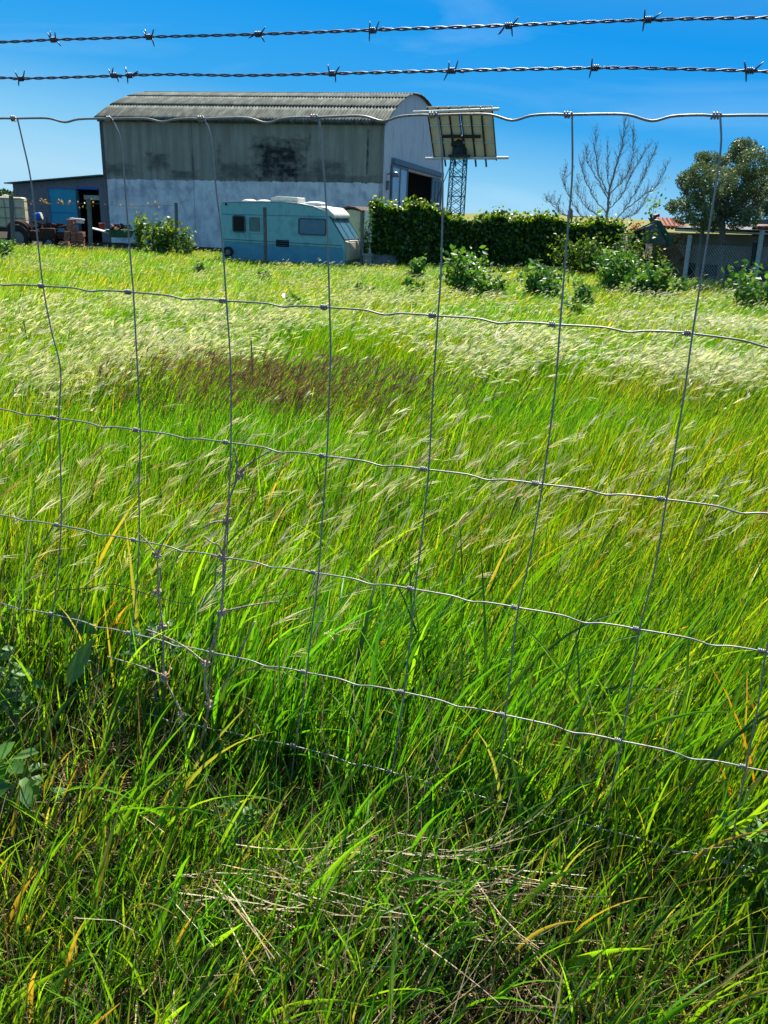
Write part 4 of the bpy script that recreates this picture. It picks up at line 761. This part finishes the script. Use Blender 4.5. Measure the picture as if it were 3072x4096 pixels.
# barbed wires
def barbed(ctrl, barbs, label, seed):
    o = empty('barbed_wire', tuple(fp(*ctrl[0])), 0, label=label, cat='barbed wire', group='barbed wire strands above the mesh'); oo = np.array(o.location); rs = random.Random(seed)
    P = catmull([fp(*c) for c in ctrl], 40)-oo; d = np.concatenate([[0], np.cumsum(np.linalg.norm(np.diff(P, axis=0), axis=1))]); n = int(d[-1]/.0022); s = np.linspace(0, d[-1], n); Q = np.stack([np.interp(s, d, P[:, k]) for k in range(3)], 1)
    phs = 2*math.pi*s/.050+.6*np.sin(s*9)
    for k in (0, 1):
        a = phs+k*math.pi; MB().tube(Q+.00125*(np.cos(a)[:, None]*np.array([0, 0, 1.0])+np.sin(a)[:, None]*FN), .00115, 6).build('strand', M['oldwire'], o, smooth=True)
    for (x, y, a1, a2, a3, a4) in barbs:
        c = fp(x, y)-oo; q = MB(); Pc = coil(q, c, FT, .0032, .0026, 3.6, .0011, rs.uniform(0, 6), 10); L_ = .0100
        for sgn, aa in ((-1, a1), (-1, a2), (1, a3), (1, a4)):
            if aa is None: continue
            a = math.radians(aa); d_ = FT*math.cos(a)+np.array([0, 0, 1.0])*math.sin(a)+FN*rs.uniform(-.35, .35); d_ /= np.linalg.norm(d_); s0 = c+FT*sgn*.0045+d_*.002; q.tube([s0, s0+d_*L_*.6, s0+d_*L_*rs.uniform(.95, 1.2)], [.0011, .0011, .0006], 6)
        q.build('barb', M['oldwire'], o, smooth=True)
barbed([(-260, 98), (0, 91), (115, 86), (320, 80), (557, 74), (805, 65), (1098, 55), (1400, 43), (1659, 38), (1900, 35)], [(115, 86, 120, 95, 75, -50), (322, 80, 135, 110, 70, -75), (557, 74, 200, None, 40, -60), (805, 66, 95, -95, 70, 15), (1098, 56, 225, 240, 45, -80), (1400, 43, 95, -92, 35, -10)], 'upper barbed wire strand against the blue sky', 3)
barbed([(-260, 165), (0, 168), (45, 170), (248, 164), (370, 161), (520, 163), (720, 159), (976, 153), (1285, 147), (1420, 148), (1620, 153), (1659, 155), (1900, 160)], [(45, 170, 110, -85, 65, None), (246, 163, 125, 70, -60, -20), (280, 163, 110, -80, 30, 20), (718, 159, 105, None, 55, -85), (976, 153, 95, -115, 75, -12), (1285, 147, 92, -95, None, 10), (1620, 153, 110, -80, 45, -10)], 'lower barbed wire strand just above the mesh fence', 4)
# ------------------------------------------------------------------ dead stems caught in the fence
def knobs(q, c, n, r, rr):
    for _ in range(n):
        d = RNG.normal(0, 1, 3); d /= np.linalg.norm(d); p = c+d*r*rr.uniform(.4, 1); e = rr.uniform(.0014, .0028)
        q.obox(p, d*e*1.5, np.cross(d, [0, 0, 1.0])*e, np.array([.2, .1, 1])*e)
def deadstem(name, label, main, branches, nodes, r0, r1, mt, off=.02):
    o = empty(name, tuple(fp(*main[0], off)), 0, label=label, cat='dead stem'); oo = np.array(o.location); P = catmull([fp(x, y, off+.006*math.sin(i*1.7)) for i, (x, y) in enumerate(main)], 5)-oo
    MB().tube(P, np.linspace(r0, r1, len(P))*(1+.15*np.sin(np.arange(len(P))*1.9)), 7).build('main_stem', M[mt], o, smooth=True)
    for b in branches:
        Pb = catmull([fp(x, y, off+.01) for x, y in b], 5)-oo; MB().tube(Pb, np.linspace(r1*1.15, r1*.8, len(Pb)), 6).build('side_branch', M[mt], o, smooth=True)
    rr = random.Random(5)
    for nd in nodes:
        q = MB(); knobs(q, fp(*nd, off)-oo, 22, .0075, rr); q.build('withered_node', M[mt], o, bevel=.0008)
    return o
deadstem('dead_thistle_stem', 'tall dead thistle stem with withered nodes leaning up the fence to the second mesh line', [(422, 1900), (424, 1790), (430, 1640), (440, 1580), (451, 1523), (443, 1480), (447, 1432), (463, 1380), (478, 1322), (482, 1260), (483, 1205), (486, 1165), (490, 1127), (496, 1080), (508, 1045), (520, 1018), (536, 1002)],
 [[(520, 1018), (548, 995), (588, 972)], [(508, 1045), (512, 1000), (505, 965)], [(487, 1127), (462, 1128), (438, 1140)], [(482, 1200), (472, 1178), (458, 1172), (442, 1160)], [(478, 1322), (540, 1308), (602, 1299)], [(443, 1432), (400, 1398), (350, 1372), (316, 1360)], [(456, 1523), (490, 1470), (522, 1400), (551, 1343)]],
 [(520, 1022), (488, 1126), (481, 1206), (478, 1322), (441, 1432), (452, 1523), (430, 1636), (422, 1738)], .0028, .0017, 'stem')
deadstem('dead_weed_stem', 'thinner dead forked weed stem left of the tall thistle stem', [(404, 1640), (392, 1545), (372, 1500), (355, 1460), (353, 1400), (351, 1350), (346, 1310), (342, 1280), (341, 1230), (339, 1198)],
 [[(340, 1198), (318, 1170), (295, 1148)], [(340, 1198), (352, 1172), (364, 1150)], [(355, 1460), (300, 1438), (232, 1418)], [(342, 1280), (346, 1250), (347, 1225)]], [(340, 1197), (342, 1279), (350, 1352), (355, 1461), (392, 1545)], .0022, .0014, 'stem', .03)
deadstem('black_twig', 'thin bent black twig crossing behind the left fence wires', [(122, 1276), (190, 1270), (245, 1262), (320, 1284), (390, 1302), (422, 1300)], [], [], .0011, .0008, 'blacktwig', -.02)
# ------------------------------------------------------------------ grass
WIND = 0.10        # azimuth the wind blows towards (0 = +x)
def scatter(n, y0, y1, pw=1.0, side=.62, extra=.75):
    y = y0+(y1-y0)*rnd(0, 1, n)**pw; hw_ = side*y*.85+extra; x = rnd(-1, 1, n)*hw_; return x, y
def behind(x, y): return (x*FN[0]+y*FN[1]) > FD+.0
def noise2(x, y, s, ph=0): return np.sin(x*s+ph+1.3*np.sin(y*s*.7+ph))*np.cos(y*s*.9-ph*.7+.9*np.sin(x*s*1.1))
def G(x, y, z=-.01): return np.stack([x, y, gz(x, y)+z], 1)
parts = []
def green(x, y, h, wd, th0, th1, nseg, cols=GREENS, wts=(4, 4, 3, 2, .6), azs=.9, tip=1.15, base=(.16, .17, .05), bmix=.35, pw=1.3, fold=True):
    n = len(x); c = pal(n, cols, wts); q1, q2 = noise2(x, y, 1.6, 7), noise2(x, y, 4.3, 2); c = np.clip(c*np.stack([1+.32*q1+.15*q2, 1+.08*q2, 1-.25*q1], 1), .004, .7); c0 = c*(1-bmix)+np.array(base)*bmix; c1 = c*tip
    az = WIND+RNG.normal(0, azs, n); return blades(G(x, y), h, wd, th0, th1, az, nseg, c0, c1, fold=fold)[:3]
# close field: 1.3 .. 3.6 m
x, y = scatter(46000, 1.0, 3.8, .8); k = behind(x, y); x, y = x[k], y[k]; n = len(x)
cl_n = .5+.5*noise2(x, y, 3.1); h = rnd(.26, .50, n)*(.82+.28*cl_n); fd = x*FN[0]+y*FN[1]-FD; h *= .72+.28*sstep(0, .5, fd)
parts.append(green(x, y, h, rnd(.0028, .0062, n), np.abs(RNG.normal(.06, .12, n)), .18+np.abs(RNG.normal(.22, .35, n)), 5))
# broad leaves in the close field
x, y = scatter(3600, 1.05, 3.4); k = behind(x, y); x, y = x[k], y[k]; n = len(x)
parts.append(green(x, y, rnd(.32, .58, n), rnd(.006, .011, n), np.abs(RNG.normal(.1, .15, n)), .4+np.abs(RNG.normal(.45, .45, n)), 8, azs=1.0))
x, y = scatter(2600, 1.0, 4.5); k = behind(x, y); x, y = x[k], y[k]; n = len(x)
parts.append(green(x, y, rnd(.15, .42, n), rnd(.003, .006, n), np.abs(RNG.normal(.2, .2, n)), .5+np.abs(RNG.normal(.5, .6, n)), 6, cols=[(.40, .20, .05), (.46, .36, .12), (.30, .12, .04)], wts=(2, 3, 1), azs=1.5))
# middle field
x, y = scatter(80000, 3.6, 10, .75); n = len(x); pn_ = .5+.5*noise2(x, y, .9, 2)
parts.append(green(x, y, rnd(.26, .48, n)*(.85+.25*pn_), rnd(.005, .009, n), np.abs(RNG.normal(.1, .15, n)), .35+np.abs(RNG.normal(.3, .35, n)), 4, wts=(4, 5, 2, 3, 1), azs=.7))
V, F, C = merge(parts); np_mesh('field_grass', V, F, M['grass'], col=C, kind='stuff', label='tall green windblown grass filling the field beyond the wire mesh', cat='grass')
# far field
FARG = [(.12, .28, .03), (.23, .36, .07), (.06, .19, .02), (.44, .48, .23)]
parts = []
x, y = scatter(130000, 9.5, 38, .85, .56, 1.5); n = len(x); pn_ = .5+.5*noise2(x, y, .35, 1)
parts.append(green(x, y, rnd(.24, .46, n), rnd(.012, .022, n), np.abs(RNG.normal(.15, .2, n)), .5+np.abs(RNG.normal(.35, .4, n)), 3, cols=FARG, wts=(4, 3, 3, 2), azs=.6, bmix=.1))
V, F, C = merge(parts); np_mesh('far_grass', V, F, M['grass'], col=C, kind='stuff', label='pale green windblown grass reaching back to the barn and the ivy wall', cat='grass')
# seed heads: awned ears streaming downwind
def ears(x, y, zt, L_, tilt, cols, wts, nawn, wd, stalk=.0):
    n = len(x); az = WIND+RNG.normal(0, .5, n); c = pal(n, cols, wts, .08); out = []; b = np.stack([x, y, zt], 1)
    for k in range(nawn):
        a = az+RNG.normal(0, .16, n); t0 = tilt+RNG.normal(0, .10, n); s = rnd(0, .45, n)*L_
        d = np.stack([np.sin(tilt)*np.cos(az), np.sin(tilt)*np.sin(az), np.cos(tilt)], 1)
        out.append(blades(b+d*s[:, None], L_*rnd(.5, .85, n), np.full(n, wd)*rnd(.7, 1.3, n), t0, t0+rnd(.05, .45, n), a, 3, c, c*1.08, prof='spindle')[:3])
    if stalk:
        hh = zt-gz(x, y); back = hh*np.tan(np.minimum(tilt*.35, .6)); bb = np.stack([x-back*np.cos(az), y-back*np.sin(az), gz(x, y)], 1); v = b-bb; ln_ = np.linalg.norm(v, axis=1); t_ = np.arccos(np.clip(v[:, 2]/ln_, -1, 1))
        out.append(blades(bb, ln_, np.full(n, stalk), t_, t_, az, 3, c*.7, c*.8, prof='stem')[:3])
    return out
PALE = [(.62, .63, .37), (.50, .57, .22), (.72, .70, .50), (.34, .44, .12)]
parts = []
def hp(px, py):
    r = ray(px*S4, py*S4); Y_ = 5.0
    for _ in range(40): Y_ = r[1]*(float(gz(0, Y_))+.36-EYE)/r[2]; Y_ = min(max(Y_, 1), 45)
    return np.array([r[0]/r[1]*Y_, Y_])
PATCH = []
for (px, py, rx, ry, a_) in ((110, 680, 220, 50, 1.1), (420, 655, 170, 28, .8), (230, 800, 190, 42, 1.0), (430, 735, 130, 36, .9), (680, 700, 190, 20, .9), (1000, 722, 160, 24, 1.1), (900, 640, 260, 14, .7), (1010, 815, 120, 26, .5), (1300, 765, 200, 46, .8), (1560, 800, 160, 66, 1.2), (1560, 700, 160, 28, 1.0), (60, 870, 90, 34, .6), (1450, 645, 220, 18, .7), (300, 572, 320, 16, .8), (720, 590, 260, 12, .8), (1100, 600, 260, 12, .8), (620, 820, 60, 22, .3)):
    c = hp(px, py); PATCH.append((c[0], c[1], np.abs(hp(px+rx, py)[0]-c[0]), max(.5*abs(hp(px, py-ry)[1]-hp(px, py+ry)[1]), .25), a_))
def pale_mask(x, y, lo):
    """own patches of ripe barley grass across the field"""
    wx = x+.5*noise2(x, y, 1.1, 2)*np.sqrt(y)*.25; wy = y+.25*noise2(x, y, 1.7, 4)*np.sqrt(y)*.4; f = np.zeros(len(x))+lo
    for (cx, cy, rx, ry, a_) in PATCH: f += a_*np.exp(-((wx-cx)/rx)**2-((wy-cy)/ry)**2)
    f = np.clip((f-.30)*1.25, 0, .95)+lo*.35; return .88*np.clip(f*(.58+.75*noise2(x, y, 2.2, 1)+.35*noise2(x, y, 5.3, 6)), .0, 1)
x, y = scatter(15000, 2.7, 6.0, 1.0); k = rnd(0, 1, len(x)) < pale_mask(x, y, .03); x, y = x[k], y[k]; n = len(x)
parts += ears(x, y, gz(x, y)+rnd(.30, .47, n), rnd(.07, .12, n), np.abs(RNG.normal(1.0, .28, n)), PALE, (4, 3, 3, 2), 8, .0044, .0014)
x, y = scatter(32000, 5.5, 12, .9); k = rnd(0, 1, len(x)) < pale_mask(x, y, .10); x, y = x[k], y[k]; n = len(x)
parts += ears(x, y, gz(x, y)+rnd(.28, .46, n), rnd(.08, .13, n), np.abs(RNG.normal(1.08, .28, n)), PALE, (4, 3, 3, 2), 5, .0085)
x, y = scatter(42000, 11, 37, .85, .56, 1.5); k = rnd(0, 1, len(x)) < np.clip(pale_mask(x, y, .28)+.25*noise2(x, y, .5, 4), .04, 1); x, y = x[k], y[k]; n = len(x)
parts += ears(x, y, gz(x, y)+rnd(.26, .44, n), rnd(.10, .17, n), rnd(.9, 1.4, n), [(.52, .54, .28), (.60, .60, .38), (.40, .46, .18)], (3, 3, 2), 3, .016)
# scattered heads close up
x, y = scatter(1500, 1.35, 3.4, .9); k = behind(x, y) & (noise2(x, y, 2.3, 1) > -.25); x, y = x[k], y[k]; n = len(x)
parts += ears(x, y, gz(x, y)+rnd(.30, .50, n), rnd(.06, .11, n), rnd(.6, 1.15, n), [(.60, .57, .32), (.42, .46, .16), (.66, .61, .42), (.40, .26, .12)], (3, 3, 2, 1), 8, .0021, .0012)
V, F, C = merge(parts); np_mesh('grass_seed_heads', V, F, M['head'], col=C, kind='stuff', label='pale cream seed heads streaming to the right over the middle of the field', cat='seed heads')
# reddish brown patch of ripe awns
bpc = hp(590, 815); x = RNG.normal(bpc[0]+.08, .50, 2100); y = RNG.normal(bpc[1]-.1, .42, 2100); n = len(x)
V, F, C = merge(ears(x, y, gz(x, y)+rnd(.24, .44, n), rnd(.06, .10, n), rnd(.35, 1.0, n), [(.13, .065, .045), (.20, .12, .08), (.13, .12, .04)], (3, 2, 2), 5, .0030, .0012)); np_mesh('brown_seed_heads', V, F, M['head'], col=C, kind='stuff', label='reddish brown patch of ripe seed heads left of the centre wires', cat='seed heads')
def gp(px, py): r = ray(px*S4, py*S4); p = _C+r*(-EYE/r[2]); return float(p[0]), float(p[1])
# verge on the viewer's side of the fence and along its foot
parts = []
x, y = scatter(27000, .35, 1.85, 1.0, .5, .8); fd = x*FN[0]+y*FN[1]-FD; k = fd < .30; x, y = x[k], y[k]; n = len(x)
gap = noise2(x, y, 4.2, .5)+.5*noise2(x, y, 9, 2); hc = gp(480, 1830); dark = np.exp(-(((x-hc[0])/.26)**2+((y-hc[1])/.20)**2))
k = rnd(0, 1, n) < np.clip(.85+.50*gap-.70*dark, .08, 1); x, y = x[k], y[k]; n = len(x)
parts.append(green(x, y, rnd(.07, .24, n), rnd(.0018, .0044, n), np.abs(RNG.normal(.2, .25, n)), .3+np.abs(RNG.normal(.25, .45, n)), 6, wts=(4, 5, 3, 4, 2), azs=1.6))
x, y = scatter(2200, .4, 1.8, 1.0, .5, .7); fd = x*FN[0]+y*FN[1]-FD; k = (fd < .2) & (rnd(0, 1, len(x)) > .75*np.exp(-(((x-hc[0]-.02)/.30)**2+((y-hc[1]+.03)/.24)**2))); x, y = x[k], y[k]; n = len(x)
parts.append(green(x, y, rnd(.16, .34, n)*(.75+.35*sstep(.6, 1.4, y)), rnd(.0040, .0105, n), np.abs(RNG.normal(.3, .25, n)), .55+np.abs(RNG.normal(.25, .45, n)), 10, azs=.8, cols=GREENS+[(.42, .24, .06)], wts=(4, 5, 3, 4, 1.5, .9)))
# lush tufts of wide blades at the fence foot
for (px, py, n, hh) in ((800, 1640, 60, .50), (700, 1690, 40, .42), (940, 1660, 36, .46), (560, 1750, 26, .36), (120, 1580, 40, .42), (30, 1480, 26, .40), (1010, 1800, 24, .36), (1540, 1850, 26, .34), (1640, 1750, 18, .36), (420, 1560, 22, .3)):
    c = fp(px, py, .02); r = ray(px*S4, py*S4); t = -(EYE)/r[2]; c = (_C+r*t) if r[2] < 0 and (r*t)@FN < FD+.5 else c
    x = c[0]+RNG.normal(0, .07, n); y = c[1]+RNG.normal(0, .05, n); parts.append(green(x, y, rnd(hh*.6, hh*1.1, n), rnd(.006, .012, n), np.abs(RNG.normal(.12, .12, n)), .5+np.abs(RNG.normal(.6, .45, n)), 12, azs=.7, wts=(3, 5, 3, 2, .2)))
V, F, C = merge(parts); np_mesh('verge_grass', V, F, M['grass'], col=C, kind='stuff', label='rough mixed grass on the verge at the foot of the mesh fence', cat='grass')
# dead thatch and straw
parts = []
STRAW = [(.34, .25, .13), (.44, .34, .19), (.22, .12, .06), (.15, .10, .055)]
def strawpcs(x, y, z, L_, wd, az, th, cols=STRAW, wts=(3, 2, 3, 2), curl=.25):
    n = len(x); c = pal(n, cols, wts, .15); return blades(np.stack([x, y, gz(x, y)+z], 1), L_, wd, th, th+RNG.normal(0, curl, n), az, 4, c, c, prof='stem')[:3]
x, y = scatter(17000, .35, 1.9, 1.0, .5, .8); fd = x*FN[0]+y*FN[1]-FD; k = fd < .45; x, y = x[k], y[k]; n = len(x)
parts.append(strawpcs(x, y, rnd(.0, .07, n)**1.2, rnd(.04, .16, n), rnd(.0012, .0028, n), rnd(0, 6.28, n), rnd(.7, 1.65, n)))
x, y = scatter(3500, 1.2, 2.6, 1.0); k = behind(x, y); x, y = x[k], y[k]; n = len(x); parts.append(strawpcs(x, y, rnd(.0, .1, n), rnd(.1, .3, n), rnd(.0015, .003, n), rnd(0, 6.28, n), np.abs(RNG.normal(.4, .4, n))))
x, y = scatter(3600, .35, 1.9, 1.0, .5, .8); fd = x*FN[0]+y*FN[1]-FD; k = (fd < .35) & (noise2(x, y, 5.5, 3) > -.45); x, y = x[k], y[k]; n = len(x)
parts.append(strawpcs(x, y, rnd(-.01, .04, n), rnd(.08, .26, n), rnd(.0012, .0026, n), RNG.normal(.1, 1.3, n), np.abs(RNG.normal(.45, .4, n)), [(.50, .38, .18), (.40, .22, .08), (.30, .16, .07), (.55, .47, .27)], (3, 2, 2, 3), .5))
V, F, C = merge(parts); np_mesh('thatch', V, F, M['straw'], col=C, kind='stuff', label='tangle of dead brown stalks lying between the green blades', cat='dead grass')
n = 150; c = np.array(gp(700, 2090)); u = rnd(-.26, .28, n); v = RNG.normal(0, .035, n)+.10*u
x = c[0]+u; y = c[1]+v-.28*np.maximum(u-.05, 0)*rnd(.2, 1.2, n)
V, F, C = merge([strawpcs(x, y, rnd(.02, .14, n), rnd(.08, .27, n), rnd(.0014, .0028, n), RNG.normal(-.16, .42, n), rnd(1.25, 1.62, n), [(.46, .37, .22), (.54, .46, .31), (.30, .21, .12)], (3, 3, 2), .55)]); np_mesh('straw_bundle', V, F, M['straw'], col=C, kind='stuff', label='flattened bundle of pale dry straw on the verge below the fence', cat='straw')
# low broadleaf weeds in the verge
def rosette(x, y, n, size, h, label, asp=.45, cols=DOCK):
    o = empty('broadleaf_weed', (x, y, float(gz(x, y))), 0, label=label, cat='weed', group='broadleaf weeds in the verge'); parts = []; q = MB()
    for k in range(n):
        a = random.uniform(0, 6.28); r = random.uniform(.2, 1)*size*1.1; z = h*random.uniform(.25, 1); c = np.array([[r*math.cos(a), r*math.sin(a), z]])
        q.tube(catmull([(0, 0, 0), (c[0][0]*.4, c[0][1]*.4, z*.8), tuple(c[0])], 3), .0012, 4); col = pal(1, cols, [2, 3, 3, 1])
        m_ = 5 if asp > .4 else 1
        for j in range(m_):
            off = RNG.normal(0, size*.25, 3)*(j > 0); parts.append(leaves(c+off, np.array([size*random.uniform(.5, 1.1)*(.55 if m_ > 1 else 1)]), asp, col, np.array([0, -.2, 1.3])))
    q.build('stem', M['palebark'], o); V, F, C = merge(parts); np_mesh('leaves', V, F, M['leaf'], o, C)
for (px, py, n, sz, h, lb, asp) in ((250, 1690, 3, .11, .16, 'dull green dock leaves in the verge at the left', .38), (60, 1620, 14, .045, .16, 'feathery bright weed at the left edge under the lowest wires', .5), (60, 1760, 16, .045, .14, 'leafy weed at the far left among dark grass', .6), (360, 1720, 14, .04, .18, 'small weed left of the dead thistle stem base', .55), (30, 1900, 8, .08, .10, 'broad green leaves at the lower left edge', .6),
 (520, 1960, 12, .03, .10, 'tiny weed below the dark hollow in the grass', .6), (1580, 2080, 16, .05, .12, 'nettle like weed in the bottom right corner', .6), (1560, 1960, 10, .035, .10, 'small weed right of the straw at the lower right', .6), (440, 1290, 5, .09, .2, 'wide pointed leaf behind the thistle stem', .4), (1500, 1330, 10, .05, .26, 'dark leafy weed in the grass behind the right fence wires', .55), (410, 1600, 3, .10, .13, 'large grey green leaf at the thistle stem', .5)):
    gx, gy = gp(px, py); rosette(gx, gy, int(n*1.8), sz*1.15, h*1.6, lb, asp)

for (px, py, hgt, lb) in ((545, 812, .30, 'short thin dark stake standing in the brown patch of the field'), (58, 745, .22, 'short thin dark stake in the pale grass near the left edge')):
    c = hp(px, py); z0_ = float(gz(c[0], c[1])); MB().tube([(c[0], c[1], z0_-.05), (c[0]+.004, c[1], z0_+.36), (c[0]-.003, c[1], z0_+.36+hgt*.75)], [.005, .0045, .004], 6).build('thin_stake', M['post'], label=lb, cat='stake')
